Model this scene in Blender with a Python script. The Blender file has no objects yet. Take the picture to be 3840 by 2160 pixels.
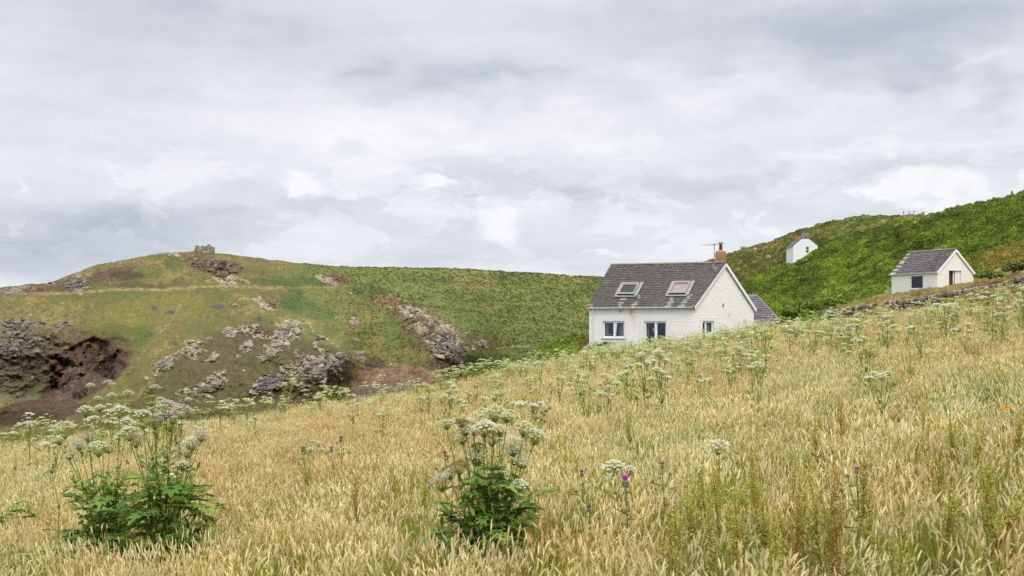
import bpy, math, random
import numpy as np
from mathutils import Vector, Matrix
from mathutils.geometry import tessellate_polygon
random.seed(7); RNG = np.random.default_rng(11)
SC = bpy.context.scene; COL = SC.collection
F, CX, CY = 1236.0, 512.0, 325.0          # focal length and principal point, used to survey the photo

def lin(c, k=1.0):
    return tuple((((x/255)/12.92) if x/255 <= .04045 else (((x/255)+.055)/1.055)**2.4)*k for x in c)
def lina(a):
    a = np.asarray(a, float)/255
    return np.where(a <= .04045, a/12.92, ((a+.055)/1.055)**2.4)
def at(px, py, d): return Vector(((px-CX)/F*d, d, (CY-py)/F*d))
def proj(p): return (CX+F*p[0]/p[1], CY-F*p[2]/p[1])
def hit(px, py, p0, n):
    r = Vector(((px-CX)/F, 1, (CY-py)/F)); return r*(p0.dot(n)/r.dot(n))

# ---------------------------------------------------------------- noise
def _h(ix, iy, iz, s):
    h = (ix.astype(np.int64)*374761393 + iy.astype(np.int64)*668265263 + iz.astype(np.int64)*1274126177 + s*974634773) & 0xffffffff
    h = ((h ^ (h >> 13))*1103515245) & 0xffffffff
    h = ((h ^ (h >> 15))*2246822519) & 0xffffffff
    return ((h ^ (h >> 16)) & 0xffffff)/float(0xffffff)
def vnoise(x, y, z=None, s=0):
    x = np.asarray(x, float); y = np.asarray(y, float); z = np.zeros_like(x) if z is None else np.asarray(z, float)
    ix, iy, iz = np.floor(x), np.floor(y), np.floor(z); fx, fy, fz = x-ix, y-iy, z-iz
    fx, fy, fz = [t*t*(3-2*t) for t in (fx, fy, fz)]
    r = 0
    for a in (0, 1):
        for b in (0, 1):
            for c in (0, 1):
                r = r + _h(ix+a, iy+b, iz+c, s)*(fx if a else 1-fx)*(fy if b else 1-fy)*(fz if c else 1-fz)
    return r*2-1
def fbm(x, y, z=None, o=4, s=0, g=.5):
    r = 0; a = 1; n = 0; z = np.zeros_like(np.asarray(x, float)) if z is None else z
    for k in range(o):
        r = r + a*vnoise(x*2**k, y*2**k, z*2**k, s+k*17); n += a; a *= g
    return r/n
def tps(pts, logd=True):
    P = np.array(pts, float); X = P[:, :2]/100; y = np.log(P[:, 2]) if logd else P[:, 2]
    def phi(r2): return np.where(r2 > 1e-12, .5*r2*np.log(np.maximum(r2, 1e-12)), 0)
    n = len(X); K = phi(((X[:, None]-X[None])**2).sum(-1)) + np.eye(n)*1e-4
    A = np.zeros((n+3, n+3)); A[:n, :n] = K; A[:n, n] = 1; A[:n, n+1:] = X; A[n, :n] = 1; A[n+1:, :n] = X.T
    w = np.linalg.solve(A, np.concatenate([y, np.zeros(3)]))
    def f(px, py):
        sh = np.shape(px); q = np.stack([np.ravel(px), np.ravel(py)], -1)/100; out = np.zeros(len(q))
        for i in range(0, len(q), 20000):
            b = q[i:i+20000]
            out[i:i+20000] = phi(((b[:, None]-X[None])**2).sum(-1)) @ w[:n] + w[n] + b @ w[n+1:]
        out = out.reshape(sh); return np.exp(out) if logd else out
    return f

# ---------------------------------------------------------------- objects
def tag(o, label=None, cat=None, group=None, kind=None):
    if label: o['label'] = label
    if cat: o['category'] = cat
    if group: o['group'] = group
    if kind: o['kind'] = kind
    return o
def empty(name, loc, label=None, cat=None, group=None, rz=0):
    o = bpy.data.objects.new(name, None); COL.objects.link(o); o.location = loc; o.rotation_euler = (0, 0, rz); o.empty_display_size = .2
    return tag(o, label, cat, group)
def mesh_obj(name, me, parent=None, link=True):
    o = bpy.data.objects.new(name, me)
    if link: COL.objects.link(o)
    if parent: o.parent = parent
    return o
class MB:
    def __init__(s): s.v = []; s.f = []; s.m = []; s.c = []; s.n = 0
    def add(s, vs, fs, mat=0, col=(1, 1, 1)):
        vs = np.asarray(vs, float).reshape(-1, 3); k = len(vs)
        s.v.append(vs)
        fs = [[i+s.n for i in f] for f in fs] if not isinstance(fs, np.ndarray) else (fs+s.n).tolist()
        s.f += fs; s.m += [mat]*len(fs)
        c = np.asarray(col, float)
        s.c.append(np.tile(c, (k, 1)) if c.ndim == 1 else c); s.n += k
    def mesh(s, name, mats, origin=None, smooth=False):
        me = bpy.data.meshes.new(name); V = np.concatenate(s.v)
        if origin is not None: V = V-np.array(origin)[None]
        me.from_pydata(V.tolist(), [], s.f)
        for m in (mats if isinstance(mats, (list, tuple)) else [mats]): me.materials.append(m)
        me.polygons.foreach_set('material_index', s.m)
        C = np.concatenate(s.c); C = np.concatenate([C, np.ones((len(C), 1))], 1)
        a = me.color_attributes.new('Col', 'FLOAT_COLOR', 'POINT'); a.data.foreach_set('color', C.ravel().astype(np.float32))
        if smooth: me.polygons.foreach_set('use_smooth', [True]*len(me.polygons))
        me.update(); return me
    def build(s, name, mats, parent=None, smooth=False, origin=None):
        if origin is None and parent is not None:
            origin = parent.location
            if parent.parent is not None: origin = parent.location + parent.parent.location
        return mesh_obj(name, s.mesh(name, mats, origin, smooth), parent)
    # shapes
    def box(s, o, ax, ay, az, mat=0, col=(1, 1, 1)):
        o, ax, ay, az = [np.array(t, float) for t in (o, ax, ay, az)]
        vs = [o, o+ax, o+ax+ay, o+ay, o+az, o+ax+az, o+ax+ay+az, o+ay+az]
        s.add(vs, [[0, 3, 2, 1], [4, 5, 6, 7], [0, 1, 5, 4], [1, 2, 6, 5], [2, 3, 7, 6], [3, 0, 4, 7]], mat, col)
    def beam(s, a, b, w, h, up=(0, 0, 1), mat=0, col=(1, 1, 1)):
        a, b = Vector(a), Vector(b); d = (b-a).normalized(); up = Vector(up); r = d.cross(up).normalized(); u = r.cross(d)
        s.box(a-r*w/2-u*h/2, b-a, r*w, u*h, mat, col)
    def tube(s, P, R, n=5, mat=0, col=(1, 1, 1), cap=True):
        P = [Vector(p) for p in P]; R = R if isinstance(R, (list, tuple, np.ndarray)) else [R]*len(P)
        vs = []; t0 = None
        for i, p in enumerate(P):
            d = (P[min(i+1, len(P)-1)]-P[max(i-1, 0)]); d = d.normalized() if d.length > 1e-9 else Vector((0, 0, 1))
            if t0 is None: t0 = d.orthogonal().normalized()
            t0 = (t0-d*t0.dot(d)); t0 = t0.normalized() if t0.length > 1e-6 else d.orthogonal().normalized()
            b = d.cross(t0)
            for k in range(n):
                a = 2*math.pi*k/n; vs.append(p+(t0*math.cos(a)+b*math.sin(a))*R[i])
        fs = []
        for i in range(len(P)-1):
            for k in range(n):
                k2 = (k+1) % n; fs.append([i*n+k, i*n+k2, (i+1)*n+k2, (i+1)*n+k])
        if cap and n > 2: fs.append(list(range(n))[::-1]); fs.append([(len(P)-1)*n+k for k in range(n)])
        s.add(vs, fs, mat, col)
    def quads(s, C, size, nrm=None, mat=0, col=(1, 1, 1), asp=1.0, rng=RNG, tilt=1.0):
        """a cloud of small four-sided leaves/petals at C"""
        C = np.asarray(C, float); n = len(C); size = np.broadcast_to(size, (n,))
        N = rng.normal(size=(n, 3))*tilt
        if nrm is not None: N = N+np.asarray(nrm)
        N /= np.linalg.norm(N, axis=1, keepdims=True)+1e-9
        R = rng.normal(size=(n, 3)); A = np.cross(N, R); A /= np.linalg.norm(A, axis=1, keepdims=True)+1e-9; B = np.cross(N, A)
        A = A*size[:, None]*asp; B = B*size[:, None]
        V = np.stack([C-A, C-B*.6, C+A, C+B*.6], 1).reshape(-1, 3)
        Fa = np.arange(n*4).reshape(n, 4); c = np.asarray(col, float)
        if c.ndim == 2: c = np.repeat(c, 4, 0)
        s.add(V, Fa, mat, c)
def ico(sub):
    import bmesh
    bm = bmesh.new(); bmesh.ops.create_icosphere(bm, subdivisions=sub, radius=1)
    v = np.array([x.co[:] for x in bm.verts]); f = [[w.index for w in x.verts] for x in bm.faces]; bm.free(); return v, f
ICO1, ICO2, ICO3 = ico(1), ico(2), ico(3)

# ---------------------------------------------------------------- materials
class NT:
    def __init__(s, nt): s.nt = nt; nt.nodes.clear()
    def n(s, t, **k):
        x = s.nt.nodes.new(t)
        for a, b in k.items():
            if hasattr(x, a) and a not in ('inputs',): setattr(x, a, b)
        return x
    def l(s, a, b): s.nt.links.new(a, b)
    def val(s, sock, v):
        if isinstance(v, bpy.types.NodeSocket): s.l(v, sock)
        else:
            try: sock.default_value = v
            except Exception: sock.default_value = (*v, 1)
    def math(s, op, a, b=0, c=None, clamp=False):
        x = s.n('ShaderNodeMath', operation=op, use_clamp=clamp); s.val(x.inputs[0], a); s.val(x.inputs[1], b)
        if c is not None: s.val(x.inputs[2], c)
        return x.outputs[0]
    def vm(s, op, a, b=(0, 0, 0)):
        x = s.n('ShaderNodeVectorMath', operation=op); s.val(x.inputs[0], a); s.val(x.inputs[1], b)
        return x.outputs['Value'] if op in ('DOT_PRODUCT', 'LENGTH') else x.outputs[0]
    def mix(s, f, a, b, t='MIX'):
        x = s.n('ShaderNodeMix', data_type='RGBA', blend_type=t); s.val(x.inputs[0], f); s.val(x.inputs[6], a); s.val(x.inputs[7], b); return x.outputs[2]
    def noise(s, vec, scale, detail=4, rough=.55, dist=0):
        x = s.n('ShaderNodeTexNoise'); s.val(x.inputs['Scale'], scale); x.inputs['Detail'].default_value = detail
        x.inputs['Roughness'].default_value = rough; x.inputs['Distortion'].default_value = dist
        if vec is not None: s.l(vec, x.inputs['Vector'])
        return x.outputs['Fac']
    def ramp(s, f, pts):
        x = s.n('ShaderNodeValToRGB'); e = x.color_ramp.elements
        while len(e) < len(pts): e.new(.5)
        for i, (p, c) in enumerate(pts): e[i].position = p; e[i].color = (*c, 1) if len(c) == 3 else c
        s.l(f, x.inputs[0]); return x.outputs[0]
    def bump(s, h, st, dist):
        x = s.n('ShaderNodeBump'); x.inputs['Strength'].default_value = st; x.inputs['Distance'].default_value = dist
        s.l(h, x.inputs['Height']); return x.outputs[0]
def G(v): return (v, v, v)
def newmat(name):
    m = bpy.data.materials.new(name); m.use_nodes = True; t = NT(m.node_tree); out = t.n('ShaderNodeOutputMaterial'); return m, t, out
def pbsdf(t, out, col, rough=.8, normal=None, spec=.3, metallic=0):
    p = t.n('ShaderNodeBsdfPrincipled'); t.val(p.inputs['Base Color'], col); t.val(p.inputs['Roughness'], rough)
    p.inputs['Specular IOR Level'].default_value = spec; p.inputs['Metallic'].default_value = metallic
    if normal is not None: t.l(normal, p.inputs['Normal'])
    t.l(p.outputs[0], out.inputs[0]); return p
def mat_vc(name, rough=.9, var=.15, scale=3.0, bump=0, bscale=8, bdist=.05, spec=.15, trans=0, rnd=0, tint=False, tex='OBJ', con=0):
    """vertex-coloured surface with fine procedural variation"""
    m, t, out = newmat(name); a = t.n('ShaderNodeAttribute', attribute_name='Col'); c = a.outputs['Color']
    tc = t.n('ShaderNodeTexCoord'); vec = tc.outputs['Object']
    if var:
        n = t.noise(vec, scale, 5, .65); f = t.math('MULTIPLY_ADD', n, 2*var*2, 1-2*var)
        c = t.vm('SCALE', c)
        sc = c.node; sc.inputs['Scale'].default_value = 1; t.l(f, sc.inputs['Scale'])
    if rnd:
        oi = t.n('ShaderNodeObjectInfo'); f = t.math('MULTIPLY_ADD', oi.outputs['Random'], 2*rnd, 1-rnd)
        c2 = t.vm('SCALE', c); t.l(f, c2.node.inputs['Scale']); c = c2
    if tint:
        ta = t.n('ShaderNodeAttribute', attribute_name='tint', attribute_type='INSTANCER'); c = t.vm('MULTIPLY', c, ta.outputs['Vector'])
    nrm = None
    if bump:
        h = t.noise(vec, bscale, 6, .7); nrm = t.bump(h, bump, bdist)
    p = pbsdf(t, out, c, rough, nrm, spec)
    if trans:
        tr = t.n('ShaderNodeBsdfTranslucent'); t.l(c, tr.inputs[0]); mx = t.n('ShaderNodeMixShader'); mx.inputs[0].default_value = trans
        t.l(p.outputs[0], mx.inputs[1]); t.l(tr.outputs[0], mx.inputs[2]); t.l(mx.outputs[0], out.inputs[0])
    return m
def mat_plain(name, col, rough=.6, var=.1, scale=6, bump=0, bscale=30, bdist=.01, spec=.3, metallic=0):
    m, t, out = newmat(name); tc = t.n('ShaderNodeTexCoord'); vec = tc.outputs['Object']
    n = t.noise(vec, scale, 5, .6); c = t.mix(n, tuple(x*(1-var) for x in col)+(1,), tuple(min(1, x*(1+var)) for x in col)+(1,))
    nrm = t.bump(t.noise(vec, bscale, 5, .6), bump, bdist) if bump else None
    pbsdf(t, out, c, rough, nrm, spec, metallic); return m

def mat_whitewash(name, base=(.84, .832, .80), scale=(1.3, 1.3, 4.2), bstr=.3, stain=.5, dist=.06):
    """thickly painted rubble stone: wide low stones under lumpy paint, faint grime and rust runs"""
    m, t, out = newmat(name); tc = t.n('ShaderNodeTexCoord'); mp = t.n('ShaderNodeMapping'); mp.inputs['Scale'].default_value = scale
    t.l(tc.outputs['Object'], mp.inputs[0]); v = mp.outputs[0]
    w = t.n('ShaderNodeTexNoise'); w.inputs['Scale'].default_value = 1.7; w.inputs['Detail'].default_value = 3; t.l(v, w.inputs['Vector'])
    v2 = t.vm('ADD', v, t.vm('SCALE', w.outputs['Color'])); v2.node.inputs[1].links[0].from_node.inputs['Scale'].default_value = .9
    vo = t.n('ShaderNodeTexVoronoi', feature='F1'); vo.inputs['Scale'].default_value = 1.6; t.l(v2, vo.inputs['Vector'])
    h1 = t.math('SMOOTH_MIN', vo.outputs['Distance'], .55, .3)
    n1 = t.noise(v, 2.2, 6, .6, .4); n2 = t.noise(tc.outputs['Object'], 14, 5, .6)
    h = t.math('ADD', t.math('MULTIPLY', h1, -1.0), t.math('ADD', t.math('MULTIPLY', n1, 1.1), t.math('MULTIPLY', n2, .25)))
    nrm = t.bump(h, bstr, dist)
    g = t.noise(tc.outputs['Object'], 1.1, 6, .7); dirt = t.ramp(g, [(.45, G(0)), (.8, G(1))])
    c = t.mix(t.math('MULTIPLY', dirt, .35*stain), (*base, 1), (.56, .52, .42, 1))
    mp2 = t.n('ShaderNodeMapping'); mp2.inputs['Scale'].default_value = (2.6, 2.6, .35); t.l(tc.outputs['Object'], mp2.inputs[0])
    st = t.ramp(t.noise(mp2.outputs[0], 1.5, 5, .6), [(.62, G(0)), (.75, G(1))])
    c = t.mix(t.math('MULTIPLY', st, .35*stain), c, (.62, .45, .25, 1))
    pbsdf(t, out, c, .75, nrm, .25); return m

def stains(m, spots, col):
    """rust runs at given places of an object (object space centre, radii)"""
    nt = m.node_tree; p = next(n for n in nt.nodes if n.type == 'BSDF_PRINCIPLED'); src = p.inputs['Base Color'].links[0].from_socket
    t = NT.__new__(NT); t.nt = nt; tc = t.n('ShaderNodeTexCoord').outputs['Object']; n = t.noise(t.vm('MULTIPLY', tc, (9, 9, 1.5)), 1, 4, .65); acc = None
    for c, r, a in spots:
        q = t.vm('MULTIPLY', t.vm('SUBTRACT', tc, tuple(c)), (1/r[0], 1/r[1], 1/r[2])); g = t.math('MULTIPLY', t.math('POWER', 2.718, t.math('MULTIPLY', t.vm('DOT_PRODUCT', q, q), -1)), a); acc = g if acc is None else t.math('ADD', acc, g)
    f = t.math('MULTIPLY', acc, t.math('MULTIPLY_ADD', n, 3.2, -1.0, True), None, True); nt.links.new(t.mix(f, src, (*col, 1)), p.inputs['Base Color'])
M = {}
def mats():
    M['terr_l'] = mat_vc('hillside_turf', .95, .14, .35, .6, .8, 1.2)
    M['terr_r'] = mat_vc('bracken_slope', .95, .25, .8, .6, 2.5, .4)
    M['soil'] = mat_plain('meadow_soil', lin((96, 88, 48)), .95, .35, 3, .6, 20, .05)
    M['rock'] = mat_vc('lichened_rock', .9, .3, .8, 1, 1.6, .8)
    M['stone'] = mat_vc('wall_stone', .9, .25, 7, .8, 22, .03)
    M['grass'] = mat_vc('dry_grass', .75, 0, 1, trans=.22, rnd=.16, spec=.25)
    M['veg'] = mat_vc('green_leaves', .6, .12, 9, trans=.25, rnd=.08, spec=.3)
    M['petal'] = mat_vc('umbel_petals', .8, 0, 1, trans=.42, spec=.15)
    M['clump'] = mat_vc('heath_fronds', .85, 0, 1, trans=.2, rnd=.22, tint=True)
    M['white'] = mat_whitewash('whitewashed_rubble')
    M['white2'] = mat_whitewash('whitewashed_block', (.80, .79, .75), (1.0, 1.0, 5.5), .35, .4, .03)
    M['white3'] = mat_whitewash('whitewashed_far', (.82, .83, .84), (1.0, 1.0, 3.2), .5, .2, .08)
    M['render'] = mat_plain('smooth_render', (.80, .785, .745), .7, .05, 3, .25, 12, .01)
    M['board'] = mat_plain('painted_board', (.78, .79, .80), .45, .05, 3, .1)
    M['upvc'] = mat_plain('white_frame', (.84, .86, .89), .35, .03, 3)
    M['slate'] = mat_vc('roof_slate', .55, .18, 6, .35, 25, .01, spec=.4)
    M['slab'] = mat_plain('roof_felt', (.06, .055, .055), .9)
    M['brick'] = mat_brick()
    M['conc'] = mat_plain('weathered_mortar', lin((150, 140, 118)), .9, .3, 5, .6, 20, .02)
    M['lead'] = mat_plain('lead_flashing', lin((150, 152, 142)), .6, .25, 6, .2)
    M['gutter'] = mat_plain('grey_gutter', lin((172, 174, 165)), .5, .15, 4)
    M['alu'] = mat_plain('weathered_frame', lin((150, 148, 130)), .55, .15, 6)
    M['darkmet'] = mat_plain('dark_metal', lin((62, 58, 66)), .5, .2, 10)
    M['pot'] = mat_plain('black_chimney_pot', lin((58, 52, 54)), .7, .2, 10)
    M['terracotta'] = mat_plain('terracotta', lin((182, 140, 92)), .85, .2, 12, .3)
    M['cable'] = mat_plain('pale_cable', lin((190, 186, 172)), .6)
    M['pink'] = mat_plain('pink_blind', lin((226, 178, 188)), .8, .04, 3)
    M['curtain'] = mat_plain('pale_curtain', lin((150, 168, 172)), .9, .1, 6)
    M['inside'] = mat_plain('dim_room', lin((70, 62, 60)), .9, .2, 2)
    M['door'] = mat_plain('brown_door', lin((112, 55, 50)), .5, .15, 5, .2)
    M['wood'] = mat_plain('old_timber', lin((120, 92, 68)), .85, .25, 9, .4)
    m, t, out = newmat('window_glass'); gl = t.n('ShaderNodeBsdfGlossy'); gl.inputs['Roughness'].default_value = .03; gl.inputs['Color'].default_value = (.8, .85, .9, 1)
    tr = t.n('ShaderNodeBsdfTransparent'); tr.inputs[0].default_value = (.84, .87, .88, 1); fr = t.n('ShaderNodeLayerWeight'); fr.inputs[0].default_value = .5
    mx = t.n('ShaderNodeMixShader'); t.l(t.math('MULTIPLY_ADD', t.math('POWER', fr.outputs['Facing'], 5), .9, .035, True), mx.inputs[0]); t.l(tr.outputs[0], mx.inputs[1]); t.l(gl.outputs[0], mx.inputs[2]); t.l(mx.outputs[0], out.inputs[0]); M['glass'] = m
def mat_brick():
    m, t, out = newmat('chimney_brick'); tc = t.n('ShaderNodeTexCoord'); sx = t.n('ShaderNodeSeparateXYZ'); t.l(tc.outputs['Object'], sx.inputs[0])
    cb = t.n('ShaderNodeCombineXYZ'); t.l(t.math('ADD', sx.outputs[0], sx.outputs[1]), cb.inputs[0]); t.l(sx.outputs[2], cb.inputs[1])
    b = t.n('ShaderNodeTexBrick'); t.l(cb.outputs[0], b.inputs[0]); b.inputs['Scale'].default_value = 1; b.inputs['Brick Width'].default_value = .225; b.inputs['Row Height'].default_value = .078
    b.inputs['Mortar Size'].default_value = .012; b.inputs['Color1'].default_value = (*lin((160, 98, 74)), 1); b.inputs['Color2'].default_value = (*lin((178, 118, 84)), 1); b.inputs['Mortar'].default_value = (*lin((188, 160, 130)), 1)
    ylw = t.ramp(sx.outputs[2], [(0, G(0)), (1, G(1))])
    c = t.mix(t.math('MULTIPLY', t.noise(tc.outputs['Object'], 5, 5, .7), .5), b.outputs[0], (*lin((168, 130, 88)), 1))
    pbsdf(t, out, c, .85, t.bump(b.outputs['Fac'], -.4, .01)); return m

# ---------------------------------------------------------------- camera, light, sky
def sky():
    cam = bpy.data.cameras.new('camera'); co = bpy.data.objects.new('camera', cam); COL.objects.link(co); SC.camera = co
    co.location = (0, 0, 0); co.rotation_euler = (math.radians(90), 0, 0)
    cam.sensor_width = 36; cam.lens = F/1024*36; cam.shift_y = (CY-288)/1024; cam.clip_end = 30000; cam.clip_start = .05
    cam.dof.use_dof = True; cam.dof.focus_distance = 80; cam.dof.aperture_fstop = 5.0
    w = bpy.data.worlds.new('World'); SC.world = w; w.use_nodes = True; t = NT(w.node_tree)
    out = t.n('ShaderNodeOutputWorld'); bg = t.n('ShaderNodeBackground'); t.l(bg.outputs[0], out.inputs[0])
    st = t.n('ShaderNodeTexSky', sky_type='NISHITA'); st.sun_disc = False; st.sun_elevation = math.radians(52); st.sun_rotation = math.radians(205); st.air_density = 1; st.dust_density = 2
    tc = t.n('ShaderNodeTexCoord'); d = tc.outputs['Generated']; sp = t.n('ShaderNodeSeparateXYZ'); t.l(d, sp.inputs[0]); X, Y, Z = sp.outputs
    zz = t.math('ADD', t.math('MAXIMUM', Z, 0), .10)
    cp = t.n('ShaderNodeCombineXYZ'); t.l(t.math('DIVIDE', X, zz), cp.inputs[0]); t.l(t.math('DIVIDE', Y, zz), cp.inputs[1]); P = cp.outputs[0]
    az = t.math('ARCTAN2', X, Y); el = t.math('ARCSINE', Z)
    ca = t.n('ShaderNodeCombineXYZ'); t.l(az, ca.inputs[0]); t.l(el, ca.inputs[1]); A = ca.outputs[0]
    mpa = t.vm('MULTIPLY', A, (1, 2.2, 1))
    wn = t.n('ShaderNodeTexNoise'); wn.inputs['Scale'].default_value = 9; wn.inputs['Detail'].default_value = 4; wn.inputs['Roughness'].default_value = .6; t.l(mpa, wn.inputs['Vector'])
    wv = t.vm('MULTIPLY', t.vm('SUBTRACT', wn.outputs['Color'], (.5, .5, .5)), (.16, .085, 0))
    W = t.vm('ADD', A, wv)
    # broad cloud texture on a flat deck overhead
    n1 = t.noise(P, .9, 4, .55); n2 = t.noise(mpa, 14, 5, .6)
    streak = t.noise(t.vm('MULTIPLY', A, (5, 26, 1)), 1.6, 3, .55)
    v = t.math('ADD', t.math('MULTIPLY', t.math('SUBTRACT', n1, .5), .34), t.math('MULTIPLY', t.math('SUBTRACT', n2, .5), .16))
    v = t.math('ADD', v, t.math('MULTIPLY', t.math('SUBTRACT', streak, .5), .20)); v = t.math('ADD', v, .78)
    blobs = [  # px, py, rx, ry, amount
        (190, 20, 230, 42, -.14), (235, 14, 60, 14, -.05), (60, 110, 110, 40, -.04), (120, 228, 175, 24, -.19), (40, 255, 120, 24, -.15), (230, 268, 120, 10, -.05), (300, 112, 110, 34, .13), (430, 20, 90, 26, .09), (560, 12, 120, 14, -.06),
        (490, 84, 105, 11, -.15), (370, 62, 34, 11, -.12), (590, 98, 90, 12, -.06), (740, 88, 120, 17, .13), (905, 20, 260, 34, -.23), (905, 72, 62, 15, -.20), (1005, 98, 36, 16, -.17), (985, 62, 44, 6, .12), (430, 130, 170, 20, .10), (640, 135, 160, 16, .06),
        (860, 153, 170, 6, .10), (620, 184, 190, 11, -.10), (860, 178, 160, 10, -.07), (660, 232, 160, 14, .02), (600, 197, 60, 3, -.05), (304, 181, 30, 9, .22), (352, 185, 14, 6, .16), (421, 188, 12, 9, .20), (502, 222, 27, 20, .24), (330, 196, 60, 10, -.03), (430, 214, 60, 18, -.05),
        (365, 240, 120, 14, .02), (930, 197, 52, 14, .15), (872, 196, 9, 6, .16), (975, 186, 20, 8, .10), (611, 258, 15, 3, .14), (180, 170, 160, 20, .04)]
    for (px, py, rx, ry, am) in blobs:
        if not am: continue
        a0 = math.atan((px-CX)/F); e0 = math.atan((CY-py)/F/math.hypot(1, (px-CX)/F))
        q = t.vm('MULTIPLY', t.vm('SUBTRACT', W, (a0, e0, 0)), (F/rx, F/ry, 0)); r2 = t.vm('DOT_PRODUCT', q, q)
        r2 = r2 if am < .14 else t.math('MULTIPLY', r2, t.math('MULTIPLY_ADD', r2, .6, .4)); g = t.math('POWER', 2.718, t.math('MULTIPLY', r2, -1)); v = t.math('MULTIPLY_ADD', g, am, v)
    # crisp cumulus heads: the warped noise is sharpened in a belt above the skyline
    cum = t.ramp(t.noise(t.vm('MULTIPLY', W, (1, 1.7, 1)), 16, 5, .58), [(.50, G(0)), (.56, G(1))])
    belt = t.math('POWER', 2.718, t.math('MULTIPLY', t.math('POWER', t.math('DIVIDE', t.math('SUBTRACT', el, .095), .055), 2), -1))
    v = t.math('MULTIPLY_ADD', t.math('MULTIPLY', cum, belt), .10, v)
    c = t.ramp(v, [(.34, lin((160, 172, 188))), (.52, lin((188, 197, 210))), (.68, lin((216, 219, 227))), (.82, lin((236, 237, 243))), (.97, lin((253, 253, 255)))])
    cool = t.math('SUBTRACT', 1, t.math('MULTIPLY', el, 5.5), None, True)
    c = t.mix(t.math('MULTIPLY', cool, .35), c, t.vm('MULTIPLY', c, (.93, 1.0, 1.06)))
    c = t.mix(.06, c, t.vm('MULTIPLY', st.outputs[0], (.1, .1, .1)))
    gain = t.n('ShaderNodeMapRange', interpolation_type='SMOOTHSTEP'); t.l(el, gain.inputs[0]); gain.inputs[1].default_value = .29; gain.inputs[2].default_value = 1.1; gain.inputs[3].default_value = 1; gain.inputs[4].default_value = 2.25
    back = t.n('ShaderNodeMapRange', interpolation_type='SMOOTHSTEP'); t.l(Y, back.inputs[0]); back.inputs[1].default_value = .3; back.inputs[2].default_value = -.9; back.inputs[3].default_value = 1; back.inputs[4].default_value = 1.3
    t.l(c, bg.inputs[0]); t.l(t.math('MULTIPLY', gain.outputs[0], back.outputs[0]), bg.inputs[1])
    L = bpy.data.lights.new('sun', 'SUN'); L.energy = 1.6; L.angle = math.radians(25); L.color = (1, .95, .87)
    lo = bpy.data.objects.new('sun', L); COL.objects.link(lo)
    # sun behind the camera, a little to the right, high: Nishita rotation 205 deg
    e, r = math.radians(52), math.radians(205); sd = Vector((math.sin(r)*math.cos(e)*-1, math.cos(r)*math.cos(e), math.sin(e)))
    lo.rotation_euler = sd.to_track_quat('Z', 'Y').to_euler(); lo.location = sd*50
    st.sun_rotation = math.radians(205)
    vs = SC.view_settings; vs.view_transform = 'Standard'; vs.look = 'None'; vs.exposure = 0; vs.gamma = 1; vs.use_curve_mapping = False
    cy = SC.cycles; cy.use_denoising = False; cy.max_bounces = 5; cy.diffuse_bounces = 2; cy.glossy_bounces = 2; cy.transmission_bounces = 2; cy.transparent_max_bounces = 6; cy.caustics_reflective = False; cy.caustics_refractive = False
# ---------------------------------------------------------------- terrain
def interp(pts): P = np.array(sorted(pts), float); return lambda x: np.interp(x, P[:, 0], P[:, 1])
SKY_L = interp([(-400, 345), (-200, 312), (-60, 292), (0, 287.6), (10, 286.4), (22, 285.6), (28, 284.6), (48, 283), (57, 280), (68.5, 275.2), (82, 270), (98, 264.5), (114, 262.4), (128, 259.4), (140, 256.9), (165, 253.2), (180, 252.2), (191.7, 251.4),
    (212, 253), (228, 254), (245, 256.5), (262, 258.6), (279, 260.7), (293, 262.6), (318, 265), (350, 266.6), (386.8, 267.7), (425, 268), (463.6, 268.8), (500, 271), (533, 272.7), (566, 275), (600, 277), (700, 283), (900, 292), (1100, 300)])
SKY_R = interp([(500, 375), (530, 356), (546, 345), (560, 340), (575, 336.5), (589, 333), (610, 327), (640, 305), (665, 278), (690, 266), (705.8, 261.6), (716, 257.5), (728, 253.2), (750, 247.2), (767.6, 241.7), (786.7, 233.8), (798.7, 229), (824, 223.2), (844, 218.9), (864.5, 215.4), (890, 215.2),
    (903, 215.4), (915, 214.6), (921, 213.6), (923.2, 213.8), (926, 215), (934, 214.6), (939.5, 213.6), (945.3, 211), (958.6, 207), (975.7, 204), (996, 199.7), (1011, 196.3), (1024, 192.9), (1100, 172), (1250, 150), (1400, 140)])
DL = tps([(-250, 330, 620), (0, 287, 640), (68, 275, 660), (140, 257, 690), (200, 252, 700), (293, 263, 740), (387, 268, 820), (463, 269, 900), (533, 273, 960), (600, 277, 1000), (760, 288, 1050), (900, 294, 1080),
    (0, 300, 590), (100, 294, 600), (200, 291, 605), (280, 291, 640), (350, 286, 690), (-200, 345, 540), (60, 320, 560), (150, 315, 555), (220, 315, 560), (300, 310, 590), (400, 300, 670), (500, 300, 780), (590, 310, 820),
    (10, 345, 500), (10, 400, 470), (-200, 400, 480), (-200, 440, 450), (75, 362, 524), (105, 372, 520), (60, 395, 500), (130, 369, 478), (100, 387, 466), (60, 407, 456), (20, 415, 452), (80, 340, 540), (110, 345, 530), (140, 350, 505),
    (200, 340, 500), (260, 325, 510), (200, 370, 450), (300, 350, 450), (320, 370, 430), (260, 395, 415), (180, 400, 425), (120, 430, 420), (0, 450, 430), (345, 352, 452), (362, 345, 540), (352, 382, 470), (400, 340, 565), (440, 345, 500), (466, 352, 512),
    (400, 378, 485), (430, 392, 460), (480, 330, 610), (500, 352, 625), (560, 340, 680), (600, 340, 700), (480, 378, 560), (440, 312, 600), (300, 430, 400), (500, 410, 520), (700, 360, 700), (900, 380, 720)])
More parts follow.
